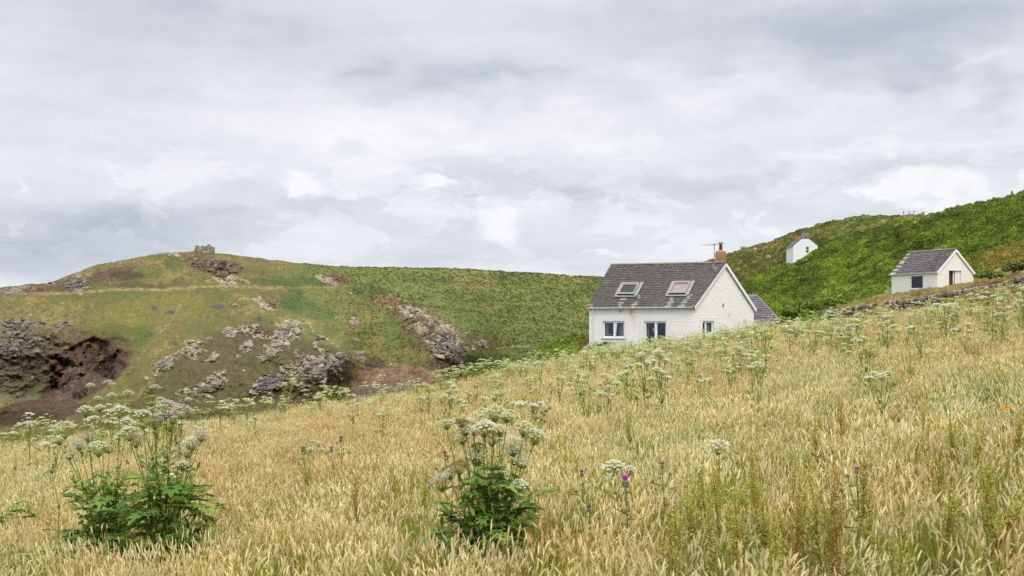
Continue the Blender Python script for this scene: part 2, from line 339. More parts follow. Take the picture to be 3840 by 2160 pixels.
DR = tps([(520, 362, 92), (546, 347, 98), (589, 336, 108), (560, 350, 90), (620, 342, 120), (640, 325, 180), (640, 308, 250), (675, 290, 380), (705, 264, 500), (728, 254, 520), (767, 243, 545), (787, 235, 560), (843, 220, 580), (890, 216, 600), (914, 216, 620), (922, 215, 610),
    (943, 213.5, 355), (958, 208, 340), (1002, 199, 322), (1024, 194, 312), (1200, 158, 290), (1350, 145, 285), (741, 290, 250), (759, 277, 300), (787, 265, 374), (803, 258.5, 369), (818, 250, 366), (844, 240, 368), (870, 232, 364), (900, 224, 355), (925, 219, 347),
    (738, 280, 330), (760, 268, 400), (787, 257, 412), (818, 243, 405), (844, 232, 430), (870, 224, 460), (900, 219, 500), (800, 290, 230), (850, 270, 240), (900, 240, 290), (950, 225, 290), (1000, 215, 275),
    (780, 316, 108), (830, 306, 110), (870, 297.5, 118), (892, 294.4, 121.5), (937, 288.3, 116.5), (973, 281.9, 118.3), (985, 272, 138), (1024, 262, 135), (1100, 240, 140), (1000, 281, 92), (1024, 275.5, 84), (1100, 250, 84),
    (892, 285, 145), (912, 275, 160), (930, 262, 195), (970, 258, 195), (992, 255, 185), (700, 345, 100), (780, 328, 97), (819, 313.5, 94), (835, 312, 92), (880, 304, 90.5), (937, 295, 88), (976, 288, 86), (1009, 281, 84.5), (1024, 290, 83), (1200, 250, 82), (937, 305, 87.5), (835, 320, 92), (1350, 240, 82)])

def line_d(px, py, P):
    """distance in px to a polyline"""
    d = np.full(np.shape(px), 1e9)
    for (x0, y0), (x1, y1) in zip(P[:-1], P[1:]):
        dx, dy = x1-x0, y1-y0; t = np.clip(((px-x0)*dx+(py-y0)*dy)/(dx*dx+dy*dy), 0, 1)
        d = np.minimum(d, np.hypot(px-x0-t*dx, py-y0-t*dy))
    return d
def poly_sd(px, py, P):
    """signed distance, inside > 0"""
    d = line_d(px, py, P+[P[0]]); ins = np.zeros(np.shape(px), bool)
    for (x0, y0), (x1, y1) in zip(P, P[1:]+[P[0]]):
        c = ((y0 > py) != (y1 > py)); xi = (x1-x0)*(py-y0)/((y1-y0) if y1 != y0 else 1e-9)+x0; ins ^= c & (px < xi)
    return np.where(ins, d, -d)
def sm(x, a, b): t = np.clip((x-a)/(b-a), 0, 1); return t*t*(3-2*t)
def paint(c, m, col):
    col = lina(col); return c*(1-m[..., None])+col*m[..., None]

OUT = [(318, 366, 34, 15, -18, 150, 'broad pale craggy outcrop on the dark heath spur, nearest big one to the valley'), (270, 384, 22, 8, -22, 60, 'long ragged grey outcrop trailing down left from the broad crag'), (287, 334, 16, 9, -25, 55, 'tall pale slabby crag above the broad craggy outcrop'), (269, 356, 10, 4.5, -25, 22, 'small pale outcrop left of the broad crag'),
         (257, 332, 17, 4.5, 12, 34, 'brownish rock ledge along the top of the heath spur'), (414, 313, 17, 5, 8, 34, 'pale outcrop at the upper end of the right hand rock ridge'), (437, 324, 9, 7, 40, 24, 'rocky step in the middle of the right hand rock ridge'), (449, 347, 16, 14, 35, 95, 'large grey crag at the lower end of the right hand rock ridge'), (424, 332, 12, 5, 30, 22, 'scattered brown rocks on the left flank of the right hand rock ridge'),
         (229, 278, 14, 4.5, 5, 34, 'pale crag just under the brown cliff near the summit'), (165, 365, 14, 5, -32, 26, 'narrow pale rock rib low on the spur, left of centre'), (193, 350, 8, 9, -45, 24, 'pale rock rib in the middle of the spur'), (208.5, 338.5, 4, 3.4, -20, 8, 'small pale rock knob above the middle rock rib'), (230, 332, 7, 3.5, 0, 12, 'small pale rocks at the left end of the spur top ledge'), (244, 348, 7, 4.5, -30, 14, 'pale rock group under the spur top ledge'),
         (214, 356, 5, 3, -20, 8, 'small flat pale rock right of the middle rock rib'), (221, 373.5, 5, 3.5, -20, 9, 'small pale rock above the long low outcrop'), (204, 389, 22, 7, -22, 42, 'long low pale outcrop near the foot of the spur'), (77, 284, 10, 8, -10, 26, 'dark grey rocks on the skyline shoulder left of the ruin'), (216, 266, 22, 6, 8, 46, 'brown weathered cliff below the summit'), (22, 326, 18, 7, -22, 32, 'grey crag high on the left slope'),
         (14, 348, 16, 9, -20, 34, 'grey broken crag at the left edge above the shore'), (34, 344, 9, 7, -30, 20, 'grey crag left of the cave'), (8, 322, 6, 3, -35, 9, 'dark grey boulder pile at the left edge'), (327, 280, 9, 3.5, 10, 12, 'purplish rocks in a scar on the upper green slope'), (261, 302.5, 8, 4, 30, 11, 'small rock group right of the grassy slope'), (270, 305, 5, 3.2, 20, 8, 'grey rock lump above a stony trail'),
         (234, 305, 3.2, 2.5, 0, 5, 'pale rock beside the dark slate patch'), (258, 319, 3, 4, 0, 5, 'grey upright rock, left of two above the spur'), (273, 322, 3.5, 4, 0, 6, 'grey upright rock, right of two above the spur'), (319, 340, 5, 3.5, 0, 8, 'grey rock on the shoulder right of the tall slabby crag'), (354, 321, 4.5, 3.2, 30, 6, 'small pinkish rocks on the green middle slope'), (482.5, 343, 5, 4, 25, 9, 'small reddish outcrop right of the large grey crag'), (471, 347, 5, 2, 30, 6, 'thin line of stones just right of the large grey crag'),
         (10, 290.5, 9, 2.6, -5, 12, 'jagged grey rocks on the skyline at far left'), (29, 287, 7, 3.6, 0, 10, 'reddish rocks on the left skyline'), (50, 283, 5, 2, 0, 6, 'small pale rocks on the left skyline'), (170, 254.6, 9, 1.8, 8, 10, 'pale rocks on the skyline left of the ruin'), (62, 326, 6, 4, -40, 8, 'small grey rock above the cave slope'), (130, 305.5, 3, 2, 0, 3, 'small pale stone below the track'), (452, 329, 9, 2.5, 40, 10, 'pale stones along the right side of the rock ridge')]
def rockmask(px, py):
    """ragged patches of bare rock under and around each crag"""
    n = fbm((px+.9*py)/9, (py-.35*px)/3.2, o=4, s=201); m = np.zeros(np.shape(px))
    for (cx, cy, rx, ry, rot, k, lb) in OUT:
        if rx < 4.5: continue
        ca, sa = math.cos(math.radians(rot)), math.sin(math.radians(rot)); dx, dy = px-cx, py-cy; u, w = (dx*ca+dy*sa)/rx, (-dx*sa+dy*ca)/ry
        m = np.maximum(m, sm(1.30-np.hypot(u, w)+1.35*n, .2, .36))
    return m
CAVE = [(44, 362), (50, 356), (60, 352), (71, 347), (84, 340), (95, 337), (111, 343), (129, 356), (128, 366), (118, 378), (101, 391), (81, 399.5), (60, 404), (44, 405), (41, 395), (50, 380), (52, 368)]
HEATH = [(140, 392), (160, 372), (184, 352), (205, 336), (238, 326), (262, 322), (290, 333), (306, 340), (336, 346), (352, 360), (356, 395), (300, 425), (200, 430), (150, 420), (120, 408)]
SCREE = [(352, 378), (366, 369), (384, 367), (398, 363), (414, 364), (432, 372), (470, 384), (480, 400), (400, 412), (350, 400)]
PATH = [(12, 294.4), (19.4, 294), (68.5, 292.9), (102.7, 290.8), (131, 289.2), (159.7, 290.4), (194, 287.4), (222.5, 286), (268, 287.7), (324, 287.3), (366, 285)]
def colL(px, py):
    n = fbm(px/22, py/11, o=5, s=3); n2 = fbm(px/6, py/3.2, o=4, s=9); n3 = fbm(px/60, py/30, o=3, s=5); nf = fbm(px/2.2, py/1.4, o=3, s=31)
    qx = px+n*9+n2*3; qy = py+n2*3+n*3
    c = np.zeros(np.shape(px)+(3,))+lina((112, 106, 62))
    c = paint(c, sm(qx, 250, 350)*sm(qy, 420, 330), (108, 120, 58)); c = paint(c, sm(n+n3*.6, .05, .4)*.6, (90, 104, 48)); c = paint(c, sm(-n+n3*.3, .12, .5)*.55, (142, 126, 74))
    c = paint(c, sm(qx, 380, 460)*sm(n2, -.1, .3)*.45, (92, 110, 52)); c = paint(c, sm(qx, 420, 520)*sm(qy, 318, 350)*.6, (84, 100, 50))
    c = paint(c, sm(n2+.3*nf, .12, .4)*.35, (78, 92, 44))
    def ell(x, y, rx, ry, col, k=.85, a=0):
        nonlocal c
        ca, sa = math.cos(math.radians(a)), math.sin(math.radians(a)); dx, dy = qx-x, qy-y; u, w = (dx*ca+dy*sa)/rx, (-dx*sa+dy*ca)/ry
        c = paint(c, sm(1.25-np.hypot(u, w), 0, .45)*k, col)
    # stripes of fern across the green flank
    c = paint(c, sm(np.sin(py/3.1+n*5+px/55), .2, .9)*sm(qx, 280, 400)*sm(qy, 345, 320)*.35, (118, 132, 60))
    for e in [(90, 281, 46, 7, (88, 72, 60), .85, -16), (60, 287, 40, 5, (92, 80, 58), .7, -5), (130, 277, 16, 5, (70, 60, 46), .8), (78, 285, 14, 7, (92, 84, 76), .8, -20), (22, 290, 20, 4, (98, 74, 60), .8), (8, 291, 12, 3, (96, 92, 84), .7),
              (216, 267, 27, 8, (100, 78, 66), .92, 8), (187, 258, 18, 4, (108, 92, 78), .7, 8), (205, 262, 16, 5, (86, 80, 70), .7), (170, 262, 10, 8, (74, 92, 46), .6), (182, 283, 9, 4, (98, 78, 66), .7, 25), (140, 286, 30, 3, (84, 78, 46), .8), (262, 277, 12, 4, (116, 94, 68), .7),
              (150, 312, 60, 14, (120, 118, 56), .6, -8), (270, 300, 14, 9, (102, 86, 68), .45), (300, 282, 50, 4, (70, 92, 46), .7), (290, 297, 12, 14, (66, 92, 44), .7, -20), (310, 309, 26, 9, (70, 98, 46), .6, 15), (337, 279, 14, 4, (108, 82, 72), .9), (372, 291, 26, 7, (78, 92, 52), .8, 10), (345, 303, 30, 8, (112, 112, 60), .5),
              (35, 352, 60, 26, (98, 86, 64), .85, -5), (20, 330, 22, 10, (108, 104, 90), .7, -20), (15, 372, 30, 28, (92, 86, 76), .8), (40, 385, 26, 12, (84, 82, 50), .8), (70, 336, 30, 9, (98, 84, 60), .8, 12), (120, 347, 18, 10, (96, 78, 58), .8, 35), (25, 312, 50, 6, (122, 110, 60), .6, -10),
              (125, 335, 24, 8, (84, 96, 48), .6, 20), (140, 338, 9, 16, (82, 104, 44), .7, 35), (30, 410, 60, 9, (80, 62, 44), .9, -4), (20, 419, 60, 8, (62, 48, 40), .9), (95, 421, 40, 10, (88, 72, 52), .8), (100, 404, 46, 8, (98, 94, 52), .9, -32), (125, 380, 22, 6, (108, 106, 56), .9, -48),
              (396, 304, 20, 9, (122, 98, 72), .75, 15), (420, 322, 22, 16, (110, 92, 70), .75, 30), (440, 345, 24, 22, (106, 92, 74), .75, 40), (480, 341, 14, 7, (108, 96, 68), .6, 30), (352, 322, 10, 6, (124, 106, 76), .6), (372, 362, 14, 7, (76, 66, 48), .8), (400, 352, 34, 10, (116, 112, 58), .6, 5), (452, 372, 28, 10, (96, 80, 62), .75, 20),
              (156, 309, 2.5, 2.6, (84, 82, 84), .9), (171, 313, 4.5, 3.4, (84, 82, 84), .9, -20), (218, 306.5, 6, 3, (84, 82, 84), .9), (188, 290, 14, 2, (112, 96, 62), .5)]:
        ell(e[0], e[1], e[2], e[3], e[4], e[5], e[6] if len(e) > 6 else 0)
    s = poly_sd(qx, qy, HEATH); c = paint(c, sm(s, -3, 5)*.8, (84, 76, 54)); c = paint(c, sm(s, -2, 3)*sm(n2+n*.5, .0, .35)*.75, (84, 92, 48)); c = paint(c, sm(s, 0, 3)*sm(-n2+nf*.4, .15, .4)*.5, (96, 82, 66))
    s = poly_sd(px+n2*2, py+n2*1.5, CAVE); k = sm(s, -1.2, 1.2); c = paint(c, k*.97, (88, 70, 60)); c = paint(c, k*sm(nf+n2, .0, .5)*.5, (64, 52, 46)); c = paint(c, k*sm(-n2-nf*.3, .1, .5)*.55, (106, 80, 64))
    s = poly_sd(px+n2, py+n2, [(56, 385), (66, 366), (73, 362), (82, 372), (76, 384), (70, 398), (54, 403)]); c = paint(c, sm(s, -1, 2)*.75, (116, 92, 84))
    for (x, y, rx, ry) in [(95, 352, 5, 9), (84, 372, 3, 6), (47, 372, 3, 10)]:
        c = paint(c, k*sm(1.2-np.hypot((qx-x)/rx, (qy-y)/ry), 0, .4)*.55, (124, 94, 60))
    s = poly_sd(qx, qy, SCREE); c = paint(c, sm(s, -1.5, 2)*.92, (124, 98, 82)); c = paint(c, sm(s, 0, 2)*sm(np.sin((px-.7*py)/4.2+n*4), .3, .9)*.4, (116, 92, 74)); c = paint(c, sm(s, 2, 6)*sm(py, 376, 388)*.6, (112, 96, 96))
    m = rockmask(px, py)*(poly_sd(px, py, CAVE) < -1); warm = sm(qx, 60, 110); rc = lina((128, 122, 110))*(1-warm[..., None])+lina((160, 152, 134))*warm[..., None]
    brn = sm(1.3-np.hypot((px-216)/27, (py-266)/9), 0, .3)[..., None]; rc = rc*(1-brn)+lina((112, 94, 80))*brn
    c = c*(1-m[..., None])+rc*m[..., None]; cr = np.abs(fbm((px+.7*py)/3.4, (py-.3*px)/1.9, o=3, s=211)); c = paint(c, m*sm(.11-cr, 0, .08)*.8, (72, 62, 52)); c = paint(c, m*sm(n2+nf*.5, .2, .5)*.5, (96, 92, 58))
    t = line_d(px, py+n2*.8, PATH); wd = np.where(px < 290, 1.2, .6); c = paint(c, sm(-t, -1.7*wd-.3, -.3)*(.5+.3*np.clip(n+.5, 0, 1))*np.where(px < 290, 1, .5), (150, 134, 92))
    for P in ([(205, 287), (192, 279), (180, 274)], [(222, 285), (232, 278), (242, 276)], [(128, 372), (150, 345), (170, 322), (180, 306), (190, 294)]):
        c = paint(c, sm(-line_d(px+n2*2, py, P), -1.4, -.2)*.4, (146, 132, 88))
    t = line_d(px, py, [(400, 303), (470, 311), (510, 318), (560, 324), (600, 330)]); c = paint(c, sm(-t, -2.4, -.4)*.45, (58, 80, 38))
    t = line_d(px, py+n2, [(405, 281), (440, 281), (480, 283), (530, 284)]); c = paint(c, sm(-t, -2.4, -.4)*.4, (74, 86, 50))
    t = line_d(px, py, [(496, 348), (520, 346.5), (533, 347)]); c = paint(c, sm(-t, -1.1, -.3)*.7, (160, 142, 104))
    br = sm(c[..., 0]-c[..., 1], .008, .028); c = c*(1+br*.3*(np.clip(nf*1.6, -.6, 1)))[..., None]; c = c*.88+c.mean(-1, keepdims=True)*.12; return np.clip(c*np.array([1.0, .93, .80])*(1+.24*nf+.16*n2)[..., None], .004, 1)

NEARLINE = interp([(700, 320), (735, 292), (741, 287), (759, 274.5), (773, 268.5), (787, 263.5), (803, 257), (818, 248.5), (844, 238), (870, 230.5), (900, 222), (925, 217), (940, 212), (1000, 190), (1400, 100)])
def colR(px, py):
    n = fbm(px/26, py/9, o=4, s=43); n2 = fbm(px/7, py/3.4, o=4, s=49); n3 = fbm((px+1.6*py)/40, (py+.5*px)/9, o=4, s=77)
    near = sm(py+n2*3-NEARLINE(px), -2, 2.5)
    c = np.zeros(np.shape(px)+(3,))+lina((104, 104, 52))
    c = paint(c, sm(n3+n*.5, 0, .35)*.42, (120, 104, 64)); c = paint(c, sm(-n3+n*.3, .05, .4)*.6, (84, 100, 42)); c = paint(c, sm(px, 800, 850)*.5, (98, 116, 44))
    g = np.zeros_like(c)+lina((108, 126, 48)); g = paint(g, sm(n+.4*n2, -.05, .45)*.65, (92, 104, 44)); g = paint(g, sm(-n+n2*.3, .12, .5)*.6, (130, 146, 56))
    g = paint(g, sm(n3, .22, .5)*.35, (104, 100, 52))
    c = c*(1-near[..., None])+g*near[..., None]
    bd = fbm((px-.4*py)/15, (py+.47*px)/3.4, o=4, s=301); far_ = sm(px, 640, 700); c = paint(c, sm(bd, .05, .4)*.6*far_, (66, 84, 36)); c = paint(c, sm(-bd, .12, .45)*.35*near, (138, 158, 58))
    t = line_d(px, py+n2*2, [(860, 229), (885, 221.5), (905, 219), (925, 219)]); c = paint(c, sm(-t, -3.2, -.6)*.6, (142, 128, 78))
    t = line_d(px, py+n2*2, [(930, 226), (905, 232), (890, 239)]); c = paint(c, sm(-t, -5, -1)*.6, (84, 84, 48))
    # dead grass bank round the shed and above the wall
    bank = sm(py+n2*2.5-np.interp(px, [700, 834, 835, 860, 892, 937, 985, 1000, 1024, 1100], [900, 900, 306, 301, 293, 285.5, 276.5, 268, 262, 245]), -1.5, 2.5)
    b = np.zeros_like(c)+lina((132, 112, 66)); b = paint(b, sm(n2+n, .0, .4)*.6, (112, 116, 54)); b = paint(b, sm(-n2, .1, .4)*.6, (120, 90, 60))
    c = c*(1-bank[..., None])+b*bank[..., None]
    up = sm(px+n*8, 972, 985)*sm(py+n2*3+(px-985)*.32, 249, 257)*(1-bank); c = paint(c, up*.85, (140, 128, 62))
    return np.clip(c*(1+.42*n2+.2*fbm(px/2.6, py/1.5, o=2, s=55))[..., None], .004, 1)

def sheet(name, x0, x1, step, SKY, BOT, D, nr, colf, mat, amp, back=260, drop=.35, vamp=.35, label=None):
    X = np.arange(x0, x1, step); T = np.linspace(0, 1, nr)**.9
    S = SKY(X); B = BOT(X); PX = np.broadcast_to(X, (nr, len(X))); PY = B+(S-B)*T[:, None]
    d = D(PX, PY); xw = (PX-CX)/F*d
    k = np.clip(d/600, .15, 1.3)
    fade = sm(T, 1, .93)[:, None]   # keep the crest where it is surveyed
    wob = amp*k*(1.0*fbm((PX+.8*PY)/46, (PY-.25*PX)/17, o=3, s=61)+.32*fbm((PX+PY)/11, (PY-.4*PX)/8, o=4, s=67))
    if colf is colL:
        rm = rockmask(PX, PY); wob = wob+rm*(2.6*(1-2.6*np.abs(fbm((PX+.7*PY)/5, (PY-.3*PX)/3, o=3, s=221)))-2.2)
        rk = np.maximum(sm(poly_sd(PX, PY, CAVE), -1, 3)*1.0, sm(poly_sd(PX, PY, HEATH), -2, 5)*.25)
        wob = wob+rk*5.5*(1-2.4*np.abs(fbm((PX+.5*PY)/12, (PY-.5*PX)/13, o=4, s=91)))
        q = sm(1.3-np.hypot((PX-216)/27, (PY-267)/9), 0, .5)+sm(1.3-np.hypot((PX-25)/50, (PY-365)/32), 0, .5)+sm(1.3-np.hypot((PX-85)/40, (PY-281)/7), 0, .5)
        wob = wob+q*4.5*(1-2.4*np.abs(fbm((PX+PY)/13, (PY-.6*PX)/11, o=4, s=93)))
    d = d+wob*fade
    x = (PX-CX)/F*d; z = (CY-PY)/F*d
    nz = fbm(x/(2.4*k), d/(5*k), o=3, s=5)*vamp*k; nz = nz+fbm(x/(9*k), d/(9*k), o=2, s=6)*vamp*1.2*k
    if colf is colR: nz = nz+.55*k*np.maximum(-fbm((PX-.4*PY)/15, (PY+.47*PX)/3.4, o=4, s=301), -.2)*2
    z = z+nz
    # over the crest the land rounds off and falls away behind
    rows = [(x[-1]+0, d[-1], z[-1])]; xx, dd, zz = [x], [d], [z]
    for s_ in (4, 12, 30, 70, 140, back):
        dn = d[-1]+s_; xx.append(((X-CX)/F*dn)[None]); dd.append(dn[None]); zz.append((z[-1]-drop*s_*min(1, s_/40)-.05*s_+fbm((X-CX)/F*dn/6, dn/9, o=2, s=8)*.3)[None])
    x, d, z = np.concatenate(xx), np.concatenate(dd), np.concatenate(zz); R, Cn = x.shape
    V = np.stack([x, d, z], -1).reshape(-1, 3)
    idx = np.arange(R*Cn).reshape(R, Cn); Fa = np.stack([idx[:-1, :-1], idx[:-1, 1:], idx[1:, 1:], idx[1:, :-1]], -1).reshape(-1, 4)
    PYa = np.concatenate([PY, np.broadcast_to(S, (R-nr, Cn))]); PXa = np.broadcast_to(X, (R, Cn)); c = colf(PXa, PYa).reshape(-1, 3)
    b = MB(); b.add(V, Fa, 0, c); o = b.build(name, mat, smooth=True); tag(o, label, kind='structure')
    return dict(x=x[:nr], d=d[:nr], z=z[:nr], X=X, PY=PY, obj=o)
def surf(sh, px, py):
    """world point(s) of a sheet at photo position"""
    X, PY = sh['X'], sh['PY']; px = np.atleast_1d(px).astype(float); py = np.atleast_1d(py).astype(float)
    ci = np.clip(np.round((px-X[0])/(X[1]-X[0])).astype(int), 0, len(X)-1); out = []
    for i, y in zip(ci, py):
        col = PY[:, i]; r = np.interp(-y, -col, np.arange(len(col))); r0 = int(r); r1 = min(r0+1, len(col)-1); t = r-r0
        out.append([sh[k][r0, i]*(1-t)+sh[k][r1, i]*t for k in ('x', 'd', 'z')])
    return np.array(out)

GA, GB, GC = .1445, -.0105, -2.2
EDGE = interp([(-500, 62), (-200, 66), (0, 68), (140, 60), (278, 55), (397, 57), (477, 66), (556, 78), (600, 83), (676, 81.5), (735, 84), (760, 87), (800, 92), (835, 91), (900, 88), (1024, 81), (1100, 80), (1500, 78)])
def gz(x, y):
    x = np.asarray(x, float); y = np.asarray(y, float)
    z = GA*x+GB*y+GC+.10*fbm(x/5, y/5, o=2, s=21)
    u = CX+x/np.maximum(y, 1)*F; u = np.clip(np.where(y < 4, 512, u), -500, 1500); e = np.maximum(y-EDGE(u)+1.5, 0)
    z = z-.55*sm(y, 66, 82)*sm(u, 770, 830)
    return z-np.minimum(.03*e*e, .42*e)
def meadow():
    ys = np.concatenate([np.linspace(-40, 6, 20), np.linspace(7, 60, 90), np.linspace(60.5, 110, 80), np.linspace(112, 320, 26)])
    xs = np.linspace(-1, 1, 161); XX = []; YY = []
    for y in ys: XX.append(xs*(45+max(y, 0)*.62)); YY.append(np.full(161, y))
    x = np.array(XX); y = np.array(YY); z = gz(x, y); V = np.stack([x, y, z], -1).reshape(-1, 3)
    idx = np.arange(V.shape[0]).reshape(x.shape); Fa = np.stack([idx[:-1, :-1], idx[:-1, 1:], idx[1:, 1:], idx[1:, :-1]], -1).reshape(-1, 4)
    b = MB(); b.add(V, Fa); tag(b.build('meadow_ground', M['soil'], smooth=True), kind='structure')
    b = MB(); b.box((-9000, -3000, -96), (18000, 0, 0), (0, 20000, 0), (0, 0, 1)); m = mat_plain('sea_water', lin((90, 112, 124)), .15, .1, .01); tag(b.build('sea', m), kind='structure')

# ---------------------------------------------------------------- instanced ground cover (uncountable: kind = stuff)
def scatter(name, protos, P, rot, scl, idx, tint=None, label=None, cat=None):
    me = bpy.data.meshes.new(name); me.from_pydata([tuple(p) for p in P], [], [])
    a = me.attributes.new('rot', 'FLOAT_VECTOR', 'POINT'); a.data.foreach_set('vector', np.asarray(rot, np.float32).ravel())
    a = me.attributes.new('scl', 'FLOAT', 'POINT'); a.data.foreach_set('value', np.asarray(scl, np.float32))
    a = me.attributes.new('idx', 'INT', 'POINT'); a.data.foreach_set('value', np.asarray(idx, np.int32))
    if tint is not None: a = me.attributes.new('tint', 'FLOAT_VECTOR', 'POINT'); a.data.foreach_set('vector', np.asarray(tint, np.float32).ravel())
    o = bpy.data.objects.new(name, me); COL.objects.link(o)
    pc = bpy.data.collections.new(name+'_kinds')
    for i, pm in enumerate(protos): pc.objects.link(bpy.data.objects.new('%s_%02d' % (name, i), pm))
    ng = bpy.data.node_groups.new(name+'_spread', 'GeometryNodeTree')
    ng.interface.new_socket('Geometry', in_out='INPUT', socket_type='NodeSocketGeometry'); ng.interface.new_socket('Geometry', in_out='OUTPUT', socket_type='NodeSocketGeometry')
    N = ng.nodes.new; L = ng.links.new
    gi, go, ip, ci = N('NodeGroupInput'), N('NodeGroupOutput'), N('GeometryNodeInstanceOnPoints'), N('GeometryNodeCollectionInfo')
    ci.inputs[0].default_value = pc; ci.inputs['Separate Children'].default_value = True; ci.inputs['Reset Children'].default_value = True
    ip.inputs['Pick Instance'].default_value = True
    def na(n, t):
        x = N('GeometryNodeInputNamedAttribute'); x.data_type = t; x.inputs[0].default_value = n; return x.outputs[0]
    L(gi.outputs[0], ip.inputs['Points']); L(ci.outputs[0], ip.inputs['Instance']); L(na('idx', 'INT'), ip.inputs['Instance Index'])
    L(na('rot', 'FLOAT_VECTOR'), ip.inputs['Rotation']); L(na('scl', 'FLOAT'), ip.inputs['Scale']); L(ip.outputs[0], go.inputs[0])
    md = o.modifiers.new('spread', 'NODES'); md.node_group = ng
    return tag(o, label, cat, kind='stuff')
def rand_rot(n, tilt=.12): return np.stack([RNG.normal(0, tilt, n), RNG.normal(0, tilt, n), RNG.uniform(0, 6.283, n)], -1)

def clump_mesh(name, n=46, r=.55, h=.55, leaf=.12, sprigs=5):
    b = MB(); a = RNG.uniform(0, 6.283, n); q = np.sqrt(RNG.uniform(0, 1, n))*r; zz = h*(1-(q/r)**2)*RNG.uniform(.35, 1.05, n)
    C = np.stack([q*np.cos(a), q*np.sin(a), zz], -1); f = .62+.5*(zz/h)[:, None]+RNG.normal(0, .12, (n, 1))
    f = 1+RNG.normal(0, .2, (n, 1)); nr = np.stack([np.cos(a)*q/r*1.1, np.sin(a)*q/r*1.1, np.full(n, .9)], -1)
    b.quads(C, RNG.uniform(.7, 1.3, n)*leaf, nr, col=np.clip(np.repeat(f, 3, 1)*np.array([[1, 1, 1]]), .3, 1.8), asp=1.6, tilt=.55)
    return b.mesh(name, M['clump'])
# ---------------------------------------------------------------- buildings
def wall_panel(b, o, u, outline, holes, reveal=.16, inward=None, mat=0, thick=.3):
    """vertical panel: outline and holes in (s, z) from o along u; reveals go inward"""
    u = Vector(u).normalized(); n = Vector(inward).normalized()
    P = lambda s, z, k=0: Vector(o)+u*s+Vector((0, 0, z))+n*k
    loops = [outline]+holes
    tri = tessellate_polygon([[Vector((s, z, 0)) for s, z in lp] for lp in loops]); flat = [p for lp in loops for p in lp]
    b.add([P(*p) for p in flat], [list(t) for t in tri], mat)
    for h in holes:
        for i in range(len(h)):
            a, c = h[i], h[(i+1) % len(h)]; b.add([P(*a), P(*c), P(*c, reveal), P(*a, reveal)], [[0, 1, 2, 3]], mat)
def slates(EL, ER, RL, RR, rows, sw, palette, lift=.05, pal2=None):
    """individually laid slates between eave EL-ER and ridge RL-RR"""
    b = MB(); EL, ER, RL, RR = [Vector(v) for v in (EL, ER, RL, RR)]; n = (ER-EL).cross(RL-EL).normalized()
    if n.z < 0: n = -n
    pts = lambda s, t: (EL*(1-s)+ER*s)*(1-t)+(RL*(1-s)+RR*s)*t
    for r in range(rows):
        t0, t1 = r/rows, min((r+1.45)/rows, 1.0); L = (pts(1, t0)-pts(0, t0)).length; k = max(2, round(L/sw)); off = .5 if r % 2 else 0
        xs = [0]+[min(max((i+off)/k, 0), 1) for i in range(0 if off else 1, k)]+[1]
        for a, c in zip(xs[:-1], xs[1:]):
            if c-a < .002: continue
            g = .003/L; lf = lift*random.uniform(.85, 1.2); a2, c2 = a+g*2, c-g*2; dn = random.uniform(-.004, .006)
            q = [pts(a2, max(t0-dn, 0) if r else t0-.012), pts(c2, max(t0-dn, 0) if r else t0-.012), pts(c2, t1), pts(a2, t1)]
            top = [q[0]+n*lf, q[1]+n*lf*random.uniform(.9, 1.1), q[2]+n*.012, q[3]+n*.012]; low = [q[0]+n*(lf-.03), q[1]+n*(lf-.03)]
            pc = pal2(a, t0) if pal2 else None; col = lina(pc or random.choice(palette))*random.uniform(.88, 1.12)
            b.add(top+low, [[0, 1, 2, 3], [4, 5, 1, 0], [4, 0, 3], [5, 2, 1]], 0, col)
    return b
def frame_rect(b, P, hs, w, d, mat=0):
    """four bars round the rectangle hs=(s0,z0,s1,z1); P(s,z,k) maps to world"""
    s0, z0, s1, z1 = hs
    def bar(a0, c0, a1, c1): b.box(P(a0, c0, 0), P(a1, c0, 0)-P(a0, c0, 0), P(a0, c0, d)-P(a0, c0, 0), P(a0, c1, 0)-P(a0, c0, 0), mat)
    bar(s0, z0, s0+w, z1); bar(s1-w, z0, s1, z1); bar(s0+w, z0, s1-w, z0+w); bar(s0+w, z1-w, s1-w, z1)
def pane(P, s0, z0, s1, z1, k): b = MB(); b.box(P(s0, z0, k), P(s1, z0, k)-P(s0, z0, k), P(s0, z0, k+.012)-P(s0, z0, k), P(s0, z1, k)-P(s0, z0, k)); return b

